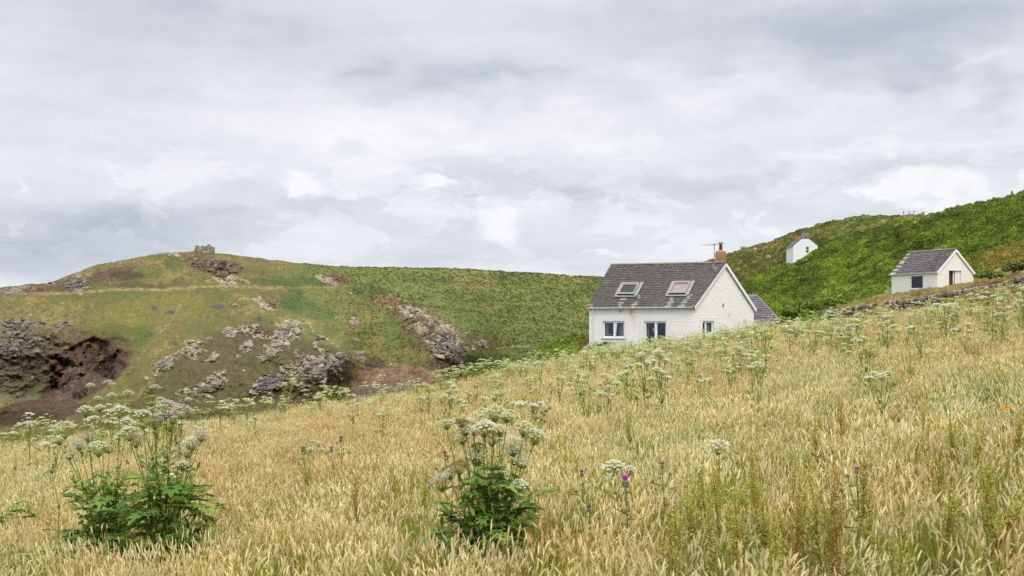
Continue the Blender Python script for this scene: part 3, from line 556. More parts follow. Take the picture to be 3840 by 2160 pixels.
def cottage():
    FL, FR, GR = Vector((5.62, 90, 0)), Vector((12.68, 86, 0)), Vector((17.8, 91, 0)); BL = FL+(GR-FR)*.72
    ZE, ZR, ZB = 1.24, 4.42, -3.6
    root = empty('cottage', (FR.x, FR.y, -1.6), 'largest white stone cottage with two skylights and a brick chimney behind the meadow', 'house')
    uf = (FR-FL).normalized(); Lf = (FR-FL).length; inf_ = Vector((-uf.y, uf.x, 0)); ug = (GR-FR).normalized(); Lg = (GR-FR).length; ing = Vector((-ug.y, ug.x, 0))
    if inf_.y < 0: inf_ = -inf_
    if ing.x > 0: ing = -ing
    nf = inf_; 
    def onF(X, Y):  # crop pixel -> facade (s, z)
        p = hit((2150+X/3.019)/3.75, (860+Y/3.019)/3.75, FL, nf); return (p-FL).dot(uf), p.z
    def onG(X, Y):
        p = hit((2150+X/3.019)/3.75, (860+Y/3.019)/3.75, FR, ing); return (p-FR).dot(ug), p.z
    PF = lambda s, z, k=0: FL+uf*s+Vector((0, 0, z))+inf_*k
    PG = lambda s, z, k=0: FR+ug*s+Vector((0, 0, z))+ing*k
    w1 = onF(333, 1228)+onF(582, 1038); w2 = onF(803, 1300)+onF(1056, 1040); w3 = onG(1462, 1200)+onG(1588, 1040)
    rc = lambda w: [(w[0], w[1]), (w[2], w[1]), (w[2], w[3]), (w[0], w[3])]
    b = MB()
    wall_panel(b, FL, uf, [(0, ZB), (Lf, ZB), (Lf, ZE), (0, ZE)], [rc(w1), rc(w2)], inward=inf_)
    wall_panel(b, FR, ug, [(0, ZB), (Lg, ZB), (Lg, ZE), (Lg/2, ZR-.08), (0, ZE)], [rc(w3)], inward=ing)
    ub = (BL-GR).normalized(); wall_panel(b, GR, ub, [(0, ZB), ((BL-GR).length, ZB), ((BL-GR).length, ZE), (0, ZE)], [], inward=-inf_)
    ul = (FL-BL).normalized(); LL = (FL-BL).length; wall_panel(b, BL, ul, [(0, ZB), (LL, ZB), (LL, ZE), (LL/2, ZR-.15), (0, ZE)], [], inward=uf)
    b.build('wall', M['white'], root)
    sp = []
    for X, Y, rx, rz, a in ((538, 915, .10, .22, 1.0), (650, 925, .16, .35, .9), (672, 895, .07, .08, 1.2), (378, 905, .06, .2, .6), (685, 1040, .14, .5, .45), (1355, 900, .08, .12, .9), (900, 900, .05, .15, .5), (480, 1250, .5, .10, .35), (1760, 968, .14, .1, .5), (1100, 1180, .8, .18, .22), (230, 1290, .4, .25, .3)):
        s_, z_ = (onG if X > 1400 else onF)(X, Y); q = (PG if X > 1400 else PF)(s_, z_)-root.location; sp.append((q, (rx+.1, rx+.1, rz), a))
    stains(M['white'], sp, lin((186, 132, 74)))
    b = MB()   # dim room: floor and an inner partition
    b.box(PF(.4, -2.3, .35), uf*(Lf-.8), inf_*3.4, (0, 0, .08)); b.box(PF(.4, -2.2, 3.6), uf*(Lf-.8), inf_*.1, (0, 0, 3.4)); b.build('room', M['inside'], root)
    # smooth rendered surrounds
    b = MB()
    for P, w, up, sd in ((PF, w1, .30, .34), (PF, w2, .34, .36), (PG, w3, .30, .34)):
        s0, z0, s1, z1 = w; dn = .32 if w is w1 else 0
        for (a, c, e, g) in ((s0-sd, z0-dn, s0, z1+up), (s1, z0-dn, s1+sd, z1+up), (s0, z1, s1, z1+up))+(((s0, z0-dn, s1, z0),) if dn else ()):
            b.box(P(a, c, -.02), P(e, c, -.02)-P(a, c, -.02), P(a, c, .03)-P(a, c, -.02), P(a, g, -.02)-P(a, c, -.02))
        b.build('window_surround', M['render'], root); b = MB()
    # window one: fixed light and a tilted casement
    def window(P, w, muls, lbl=None, open_=False, tall=False):
        s0, z0, s1, z1 = w; b = MB(); frame_rect(b, lambda s, z, k=0: P(s, z, .07+k), w, .07, .07)
        for m_ in muls: b.box(P(m_-.05, z0+.07, .07), P(m_+.05, z0, .07)-P(m_-.05, z0, .07), P(m_, z0, .07)-P(m_, z0, 0), P(m_, z1-.07, 0)-P(m_, z0+.07, 0))
        root_w = b.build('window', M['upvc'], root)
        if lbl: root_w['label'] = lbl
        root_w_loc = root.location
        edges = [s0+.07]+[x for m_ in muls for x in (m_-.05, m_+.05)]+[s1-.07]
        for i in range(0, len(edges), 2):
            a, c = edges[i], edges[i+1]; bb = MB()
            frame_rect(bb, lambda s, z, k=0: P(s, z, .085+k), (a, z0+.07, c, z1-.07), .05, .05); mesh_obj('sash', bb.mesh('sash', M['upvc'], root_w_loc), root_w)
            if open_ and i == 2:
                bb = pane(P, a+.05, z0+.12, c-.05, z1-.12, .1)
                mesh_obj('pane', bb.mesh('pane', M['glass'], root_w_loc), root_w)
                # the casement leans in at the top: a bright slanting stile
                bb = MB(); p0, p1 = P(a+.03, z0+.1, .05), P(a+.15, z1-.1, .04); bb.beam(p0, p1, .055, .04); mesh_obj('casement', bb.mesh('casement', M['upvc'], root_w_loc), root_w)
            else:
                mesh_obj('pane', pane(P, a+.05, z0+.12, c-.05, z1-.12, .1).mesh('pane', M['glass'], root_w_loc), root_w)
        return root_w
    m1 = onF(463, 1100)[0]; W1 = window(PF, w1, [m1], 'casement window with a leaning right light', True)
    m2 = onF(930, 1100)[0]; W2 = window(PF, w2, [m2], 'tall double window partly behind the flowers')
    m3 = onG(1508, 1100)[0]; W3 = window(PG, w3, [m3], 'small window in the gable')
    loc = root.location
    def sub(b, name, m, par): return mesh_obj(name, b.mesh(name, M[m], loc), par)
    b = MB(); b.box(PF(w1[0]-.1, w1[1]-.1, -.07), uf*(w1[2]-w1[0]+.2), inf_*.14, (0, 0, .06)); sub(b, 'sill', 'lead', W1)
    def drape(P, s0, s1, z0, z1, k=.3, mat='curtain', par=None):
        b = MB(); n = 9
        vs = []; 
        for i in range(n):
            s = s0+(s1-s0)*i/(n-1); kk = k+.04*(i % 2); vs += [P(s, z0, kk), P(s, z1, kk)]
        b.add(vs, [[2*i, 2*i+2, 2*i+3, 2*i+1] for i in range(n-1)]); sub(b, 'curtain', mat, par)
    drape(PF, w1[0]+.08, w1[0]+.32, w1[1], w1[3], par=W1); drape(PF, m1+.45, w1[2]-.05, w1[1], w1[3], .22, par=W1); drape(PF, m1+.1, m1+.42, w1[1], w1[3], .5, par=W1)
    drape(PF, w2[0]+.08, w2[0]+.24, w2[1], w2[3], par=W2); drape(PG, m3+.1, w3[2]-.1, w3[1], w3[3], .25, par=W3)
    # a little white lamp in the tall window, and things on the sill of the left one
    b = MB(); c0 = PF(m2-.32, onF(866, 1135)[1], .45); v, f = ICO1; b.add(v*[.09, .09, .17]+np.array(c0), f); sub(b, 'lamp_shade', 'upvc', W2)
    b = MB()
    for k in range(7): v, f = ICO1; q = PF(w1[0]+.16+.1*k, w1[1]+.2+random.uniform(0, .05), .24); b.add(v*random.uniform(.045, .07)+np.array(q), f)
    sub(b, 'sill_ornaments', 'conc', W1)
    # roof
    ov = .16
    gd = (ZR-ZE)/(Lg/2)
    A = (FR+GR)/2; A.z = ZR; RLp = Vector((7.43, 91.7, ZR)); out = uf
    eFL = FL-uf*.12-inf_*ov; eFL.z = ZE+.02; eFR = FR+uf*.10-inf_*ov; eFR.z = ZE+.02; rR = A+out*.10; rR.z = ZR+.06; rL = RLp-uf*.10; rL.z = ZR+.06
    lich = (158, 130, 78)
    def pal(s, t):
        if s > .5 and (t < .12) and s > .965 and random.random() < .5: return lich
        if s < .05 and random.random() < .35 and (t > .82 or t < .06): return lich
        if t > .955 and random.random() < .4: return (134, 116, 94)
        if s > .965 and random.random() < .05: return lich
        for sc in (.285, .42, .735, .865):   # lead-washed streaks under the skylights
            if t < .27 and abs(s-sc+.0*t-(.27-t)*.02) < .022 and random.random() < .7: return (136, 136, 132)
    PAL = [(86, 79, 75), (88, 82, 78), (83, 78, 75), (91, 84, 79), (82, 77, 75), (87, 81, 77), (89, 83, 79), (85, 78, 76)]*3+[(102, 98, 93)]
    b = slates(eFL, eFR, rL, rR, 25, .25, PAL, .05, pal); roof = b.build('roof', M['slate'], root)
    eGR = GR-ug*0+uf*.10; eGR = GR+uf*.10+ug*.14; eGR.z = ZE-.06; eBL = BL-uf*.10+inf_*ov; eBL.z = ZE
    b = slates(eGR, eBL, rR, rL, 22, .3, PAL[:6], .05); sub(b, 'back_slope', 'slate', roof)
    b = MB()   # boarding under the slates
    for q in ((eFL, eFR, rR, rL), (eGR, eBL, rL, rR)):
        q = [Vector(v) for v in q]; dn = Vector((0, 0, .05)); m = 12; gr = [((q[0]*(1-i/m)+q[1]*(i/m))*(1-j/m)+(q[3]*(1-i/m)+q[2]*(i/m))*(j/m))-dn for j in range(m+1) for i in range(m+1)]; b.add(gr, [[j*13+i, j*13+i+1, j*13+i+14, j*13+i+13] for j in range(m) for i in range(m)])
    sub(b, 'roof_boarding', 'slab', roof)
    b = MB(); nT = 17
    for i in range(nT):
        p0, p1 = rL.lerp(rR, i/nT), rL.lerp(rR, (i+.97)/nT); col = lina(random.choice([(132, 114, 94), (116, 106, 98), (148, 122, 88), (108, 100, 94)])); up = Vector((0, 0, .075+random.uniform(-.006, .006)))
        sd = (inf_+ug).normalized()*.13; b.add([p0-sd-up*.25, p1-sd-up*.25, p1+up, p0+up, p1+sd-up*.25, p0+sd-up*.25], [[0, 1, 2, 3], [3, 2, 4, 5], [0, 3, 5], [1, 4, 2]], 0, col)
    mesh_obj('ridge_tiles', b.mesh('ridge_tiles', M['slate'], loc), roof)
    # barge boards on the gable
    for e, nm in ((eFR, 'left'), (eGR, 'right')):
        b = MB(); e0 = Vector(e); e0 += uf*.0; top = Vector(rR); e0.z -= .13; top.z -= .16
        b.beam(e0+uf*.02, top+uf*.02, .24, .035, up=uf); 
        k = b.build('bargeboard', M['board'], root)
    b = MB(); g0 = eFL-inf_*.06+Vector((0, 0, -.05)); g1 = eFR-inf_*.06-uf*.12+Vector((0, 0, -.05)); b.tube([g0, g1], .055, 8); 
    for i in range(9): p = g0.lerp(g1, (i+.5)/9); b.box(p-uf*.02, uf*.04, inf_*.1, (0, 0, -.07))
    b.build('gutter', M['gutter'], root)
    b = MB(); b.box(PF(0, ZE-.17, -.05), uf*Lf, inf_*.045, (0, 0, .12)); b.build('fascia', M['board'], root)
    b = MB(); sD = onF(232, 1000)[0]; b.tube([PF(sD, ZE-.05, -.16), PF(sD, ZE-.2, -.1), PF(sD, -3.2, -.08)], .035, 7)
    for z in (.2, -.7, -1.5): b.tube([PF(sD, z, -.08), PF(sD, z-.05, -.08)], .048, 7)
    b.build('downpipe', M['board'], root)
    # skylights
    nR = (eFR-eFL).cross(rL-eFL).normalized(); nR = nR if nR.z > 0 else -nR
    for (TL, TR, BR, BL_, gm, lb) in (((575, 622), (757, 618), (690, 752), (506, 752), 'glass', 'skylight with dark bare glass'), ((1150, 608), (1335, 604), (1272, 742), (1083, 744), 'pink', 'skylight with a pink blind')):
        s_ = .33 if gm == 'glass' else .70; bil = lambda s, t: (eFL*(1-s)+eFR*s)*(1-t)+(rL*(1-s)+rR*s)*t
        nR = (bil(s_+.02, .4)-bil(s_, .4)).cross(bil(s_, .42)-bil(s_, .4)).normalized(); nR = nR if nR.z > 0 else -nR; roofp = lambda X, Y: hit((2150+X/3.019)/3.75, (860+Y/3.019)/3.75, bil(s_, .4), nR)
        c = [roofp(*q) for q in (BL_, BR, TR, TL)]; r = (c[1]-c[0]).normalized(); W_ = (c[1]-c[0]).length; upv = nR.cross(r).normalized(); upv = upv if upv.z > 0 else -upv
        o = c[0]; H_ = (c[3]-c[0]).dot(upv); sh = r*((c[3]-c[0]).dot(r)); P = lambda s, z, k=0: o+r*s*W_+(upv*H_+sh)*z+nR*(k+.055)
        b = MB(); fw = .09; fh = .13
        for (s0, z0, s1, z1) in ((0, 0, fw, 1), (1-fw, 0, 1, 1), (fw, 0, 1-fw, .13), (fw, .87, 1-fw, 1)): b.box(P(s0, z0, .03), P(s1, z0)-P(s0, z0), P(s0, z1)-P(s0, z0), nR*fh)
        b.box(P(.09, .80, .10), P(.91, 0)-P(.09, 0), P(0, .05)-P(0, 0), nR*.03)
        sk = b.build('skylight', M['alu'], root); sk['label'] = lb
        b = MB(); b.box(P(.09, .13, .1), P(.91, 0)-P(.09, 0), P(0, .74)-P(0, 0), nR*.006); mesh_obj('pane', b.mesh('pane', M['glass'], loc), sk)
        b = MB(); b.box(P(.07, .1, .072), P(.93, 0)-P(.07, 0), P(0, .8)-P(0, 0), nR*.01)
        mesh_obj('blind' if gm == 'pink' else 'dark_room', b.mesh('blind', M['pink'] if gm == 'pink' else M['room_shade'], loc), sk)  # bare skylight: thin panel, the unlit room's shade painted dark under the glass
        b = MB()   # lead flashing either side
        for (s0, s1) in ((-.17, -.01), (1.01, 1.22)): b.box(P(s0, -.06, .052), P(s1, 0)-P(s0, 0), P(0, 1.14)-P(0, 0), nR*.02)
        b.box(P(-.15, -.17, .05), P(1.3, 0)-P(0, 0), P(0, .1)-P(0, 0), nR*.014)
        mesh_obj('flashing', b.mesh('flashing', M['lead'], loc), sk)
        b = MB(); b.box(P(0, -.02, .02), P(1, 0)-P(0, 0), P(0, .05)-P(0, 0), nR*.11); mesh_obj('sill_bar', b.mesh('sill_bar', M['darkmet'], loc), sk)
    # chimney: crop (scale 10.35, origin 2600,880)
    dC = 89.35; cp = lambda X, Y, d=dC: at((2600+X/10.35)/3.75, (880+Y/10.35)/3.75, d)
    cc = cp(1085, 1000); ctr = Vector((cc.x-.02, cc.y+.1, 0)); z = lambda Y: cp(0, Y).z; px = dC/F/3.75/10.35
    a1, a2 = uf, inf_
    def blk(b, w, dd, z0, z1): b.box(ctr-a1*w/2-a2*dd/2+Vector((0, 0, z0)), a1*w, a2*dd, (0, 0, z1-z0))
    b = MB(); w0 = 400*px*.80; 
    blk(b, w0, w0*.78, ZR-1.0, z(930)); blk(b, w0*1.07, w0*.86, z(930)+.002, z(820)); blk(b, w0*1.14, w0*.93, z(818), z(745)); blk(b, w0*1.05, w0*.85, z(743), z(660))
    ch = b.build('chimney', M['brick'], root)
    b = MB(); t0, t1 = z(660), z(590); q = [ctr+a1*s*w0*.53+a2*t*w0*.43+Vector((0, 0, t0)) for s, t in ((-1, -1), (1, -1), (1, 1), (-1, 1))]+[ctr+a1*s*w0*.2+a2*t*w0*.2+Vector((0, 0, t1)) for s, t in ((-1, -1), (1, -1), (1, 1), (-1, 1))]
    b.add(q, [[0, 1, 5, 4], [1, 2, 6, 5], [2, 3, 7, 6], [3, 0, 4, 7], [4, 5, 6, 7]]); mesh_obj('chimney_cap', b.mesh('chimney_cap', M['terracotta'], loc), ch)
    b = MB(); b.tube([ctr+Vector((0, 0, z(600))), ctr+Vector((0, 0, z(395))), ctr+Vector((0, 0, z(385)))], [140*px/2, 118*px/2, 124*px/2], 14); mesh_obj('chimney_pot', b.mesh('chimney_pot', M['pot'], loc), ch)
    b = MB(); b.tube([ctr+Vector((0, 0, z(385))), ctr+Vector((0, 0, z(355))), ctr+Vector((0, 0, z(350))), ctr+Vector((0, 0, z(300))), ctr+Vector((0, 0, z(285)))], [100*px/2, 100*px/2, 180*px/2, 190*px/2, 150*px/2], 14); mesh_obj('cowl', b.mesh('cowl', M['terracotta'], loc), ch)
    b = MB(); ctr = ctr-uf*.14; blk(b, w0*.98, w0*.92, ZR-.72, z(1200)); b.build('chimney_flashing', M['lead'], root)
    # aerial on a mast strapped to the chimney
    m0 = cp(812, 1130, 88.0); m1_ = cp(812, 375, 88.0); b = MB(); b.tube([m0, m1_], .022, 6); b.box(m1_-Vector((.06, .03, .03)), (.12, 0, 0), (0, .06, 0), (0, 0, .06)); b.beam(cp(790, 830, 88.0), cp(900, 830, 88.2), .03, .03)
    ae = b.build('aerial', M['darkmet'], root)
    b = MB(); b.tube([cp(260, 408, 87.6), cp(1270, 352, 88.5)], .008, 5); b.tube([cp(540, 360, 88.4), cp(1020, 420, 87.7)], .006, 4); b.tube([cp(330, 395, 88.3), cp(720, 420, 87.6)], .006, 4)
    for i in range(14):
        X = 270+i*52; p = cp(X, 408-(X-260)*.055, 87.6+.9*(X-260)/1010); b.tube([p+Vector((.05, -.16, 0)), p+Vector((-.05, .16, 0))], .005, 4)
    for X, Y in ((445, 408), (715, 418), (905, 378)): b.box(cp(X, Y+8, 87.9), (.05, 0, 0), (0, .04, 0), (0, 0, .03))
    mesh_obj('aerial_rods', b.mesh('aerial_rods', M['darkmet'], loc), ae)
    b = MB(); b.tube([cp(x, y, 87.75) for x, y in ((812, 940), (850, 1000), (880, 960), (830, 1080), (770, 1150), (760, 1250), (800, 1290), (840, 1330), (870, 1410), (910, 1449))], .016, 5)
    b.tube([cp(x, y, 87.8) for x, y in ((830, 1300), (900, 1320), (960, 1290), (900, 1265), (840, 1290))], .014, 5); mesh_obj('cable', b.mesh('cable', M['cable'], loc), ae)
    b = MB(); s, zv = onG(1686, 880); s1, zv1 = onG(1706, 838); b.box(PG(s, zv, -.02), PG(s1, zv, 0)-PG(s, zv, 0), ing*.05, (0, 0, zv1-zv)); b.build('wall_vent', M['lead'], root)
    # lower annex behind the gable
    D = lambda X, Y, d: at((2150+X/3.019)/3.75, (860+Y/3.019)/3.75, d)
    e0, e1 = D(2050, 1020, 91.6), D(2335, 1020, 90.0); e0.z = e1.z = .34; r0, r1 = D(1975, 748, 94.3), D(2083, 752, 94.0); r1.z = r0.z
    h1 = D(2345, 962, 97.0); e2 = e1+Vector((1.2, 6.2, 0))
    b = slates(e0-Vector((.6, 0, 0)), e1, r0-Vector((.5, 0, 0)), r1, 11, .34, [(94, 90, 92), (88, 84, 87), (100, 95, 96)], .05); ax = b.build('annex_roof', M['slate'], root)
    b = slates(e1, e2, r1, r1+Vector((.05, .4, 0)), 11, .34, [(94, 90, 92), (88, 84, 87)], .04); mesh_obj('hip_slope', b.mesh('hip_slope', M['slate'], loc), ax)
    b = MB(); b.tube([r0, r1], .07, 5); b.tube([r1, e1+Vector((0, 0, .04))], .035, 5); mesh_obj('ridge_tiles', b.mesh('ridge_tiles', M['lead'], loc), ax)
    b = MB(); c1 = e1+Vector((-.25, .2, 0)); c0 = e0+Vector((-.3, .2, 0)); c0.z = c1.z = -3; dx = (c1-c0)
    b.box(c0, dx, Vector((1.0, 5.6, 0)), (0, 0, 3.3)); b.build('annex_wall', M['white'], root)
    b = MB(); b.beam(e0+Vector((-.1, -.03, -.08)), e1+Vector((0, -.03, -.08)), .05, .1); b.build('annex_fascia', M['board'], root)
    # broken timber rail at the corner
    rr = empty('timber_rail', D(95, 1350, 88.6), 'short weathered brown timber rail beside the left corner of the largest cottage', 'rail')
    b = MB(); b.beam(D(96, 1400, 88.6), D(96, 1272, 88.6), .13, .13, up=(0, 1, 0)); b.build('post', M['wood'], rr)
    b = MB(); b.beam(D(92, 1275, 88.5), D(178, 1280, 89.8), .05, .12); b.build('rail', M['wood'], rr)
    b = MB(); b.beam(D(98, 1330, 88.6), D(180, 1336, 89.8), .1, .3); b.build('bottom_board', M['wood'], rr)

def shed():
    FL, FR, GR = Vector((37.9, 123.4, 0)), Vector((40.6, 118, 0)), Vector((44.9, 120.3, 0)); BL = FL+(GR-FR); ZE, ZR, ZB = 5.04, 7.29, 1.2
    root = empty('stone_shed', (FR.x, FR.y, 3.4), 'small white shed with one square window and a brown door above the stone wall', 'shed')
    uf = (FR-FL).normalized(); Lf = (FR-FL).length; inf_ = Vector((-uf.y, uf.x, 0)); inf_ = inf_ if inf_.dot(GR-FR) > 0 else -inf_
    ug = (GR-FR).normalized(); Lg = (GR-FR).length; ing = Vector((-ug.y, ug.x, 0)); ing = ing if ing.dot(FL-FR) > 0 else -ing
    c = lambda X, Y: ((2900+X/2.634)/3.75, (700+Y/2.634)/3.75)
    def onF(X, Y): p = hit(*c(X, Y), FL, inf_); return (p-FL).dot(uf), p.z
    def onG(X, Y): p = hit(*c(X, Y), FR, ing); return (p-FR).dot(ug), p.z
    PF = lambda s, z, k=0: FL+uf*s+Vector((0, 0, z))+inf_*k
    PG = lambda s, z, k=0: FR+ug*s+Vector((0, 0, z))+ing*k
    w = onF(1352, 1014)+onF(1480, 870); d = onG(1735, 1015)+onG(1856, 832)
    rc = lambda w: [(w[0], w[1]), (w[2], w[1]), (w[2], w[3]), (w[0], w[3])]
    b = MB(); wall_panel(b, FL, uf, [(0, ZB), (Lf, ZB), (Lf, ZE), (0, ZE)], [rc(w)], inward=inf_)
    wall_panel(b, FR, ug, [(0, ZB), (Lg, ZB), (Lg, ZE), (Lg/2, ZR-.06), (0, ZE)], [rc(d)], inward=ing, reveal=.45)
    wall_panel(b, GR, (BL-GR), [(0, ZB), (Lf, ZB), (Lf, ZE), (0, ZE)], [], inward=-inf_); wall_panel(b, BL, (FL-BL), [(0, ZB), (Lg, ZB), (Lg, ZE), (Lg/2, ZR-.06), (0, ZE)], [], inward=uf)
    b.build('wall', M['white2'], root); loc = root.location
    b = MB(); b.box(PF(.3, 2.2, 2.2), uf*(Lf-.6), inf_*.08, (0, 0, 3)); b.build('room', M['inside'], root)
    b = MB(); frame_rect(b, lambda s, z, k=0: PF(s, z, .05+k), w, .1, .08); W = b.build('window', M['upvc'], root)
    mesh_obj('pane', pane(PF, w[0]+.1, w[1]+.1, w[2]-.1, w[3]-.1, .09).mesh('pane', M['glass'], loc), W)
    b = MB(); b.box(PF(w[0]-.05, w[1]-.1, -.06), uf*(w[2]-w[0]+.1), inf_*.1, (0, 0, .08)); mesh_obj('sill', b.mesh('sill', M['lead'], loc), W)
    b = MB(); s2 = d[0]+(d[2]-d[0])*.0; sm_ = d[0]+(d[2]-d[0])*.46; b.box(PG(s2+.02, d[1], .3), ug*(sm_-s2-.02), ing*.05, (0, 0, d[3]-d[1]-.02)); dr = b.build('door', M['door'], root)
    b = MB(); q = PG(sm_-.12, d[1]+.5, .28); b.box(q, ug*.03, ing*.03, (0, 0, .25)); mesh_obj('handle', b.mesh('handle', M['lead'], loc), dr)
    b = MB(); b.box(PG(sm_+.02, d[1], .22), ug*.14, ing*.2, (0, 0, d[3]-d[1]-.02)); b.box(PG(sm_+.18, d[1], .1), ug*(d[2]-sm_-.19), ing*.1, (0, 0, d[3]-d[1]-.03)); b.build('door_panel', M['render'], root)
    b = MB(); b.box(PG(d[0]-.1, d[3], -.03), ug*(d[2]-d[0]+.12), ing*.08, (0, 0, .1)); b.build('lintel', M['board'], root)
    ov = .12; A = (FR+GR)/2
    eFL = FL-uf*.12-inf_*ov; eFR = FR+uf*.1-inf_*ov; eGR = GR+uf*.1+inf_*ov; eBL = BL-uf*.12+inf_*ov; rR = A+uf*.1; rL = A-uf*(Lf+.1)
    for v in (eFL, eFR, eGR, eBL): v.z = ZE+.0
    rR.z = rL.z = ZR+.06
    def pal(s, t):
        if s < .07 and int(t*15) % 2 == 0: return (168, 162, 148)
        if s > .70 and s < .74: return (70, 66, 76)
        if s > .62 and random.random() < .5: return (72, 66, 76)
        if t > .93 and random.random() < .5: return (134, 106, 82)
    PAL = [(86, 80, 80), (92, 84, 83), (80, 75, 76), (96, 89, 86), (79, 73, 75), (104, 97, 94)]
    b = slates(eFL, eFR, rL, rR, 13, .34, PAL, .05, pal); rf = b.build('roof', M['slate'], root)
    b = slates(eGR, eBL, rR, rL, 13, .34, PAL, .05); mesh_obj('back_slope', b.mesh('back_slope', M['slate'], loc), rf)
    b = MB(); q = [eFL, eFR, rR, rL]; q2 = [eGR, eBL, rL, rR]; dn = Vector((0, 0, .06))
    for q in (q, q2): b.add(q+[v-dn for v in q], [[0, 1, 2, 3], [7, 6, 5, 4], [0, 4, 5, 1], [1, 5, 6, 2], [2, 6, 7, 3], [3, 7, 4, 0]])
    mesh_obj('roof_boarding', b.mesh('roof_boarding', M['slab'], loc), rf)
    b = MB()
    for i in range(12):
        p0, p1 = rL.lerp(rR, i/12), rL.lerp(rR, (i+.97)/12); sd = ug*.13; up = Vector((0, 0, .08)); b.add([p0-sd-up*.25, p1-sd-up*.25, p1+up, p0+up, p1+sd-up*.25, p0+sd-up*.25], [[0, 1, 2, 3], [3, 2, 4, 5], [0, 3, 5], [1, 4, 2]], 0, lina(random.choice([(150, 118, 86), (118, 104, 96), (140, 130, 116)])))
    mesh_obj('ridge_tiles', b.mesh('ridge_tiles', M['slate'], loc), rf)
    for e in (eFR, eGR):
        b = MB(); e0 = Vector(e); e0.z -= .1; tp = Vector(rR); tp.z -= .15; b.beam(e0+uf*.02, tp+uf*.02, .22, .035, up=uf); b.build('bargeboard', M['board'], root)
    b = MB(); b.tube([eFL-inf_*.05-Vector((0, 0, .05))-uf*.15, eFR-inf_*.05-Vector((0, 0, .05))], .055, 7); b.build('gutter', M['gutter'], root)

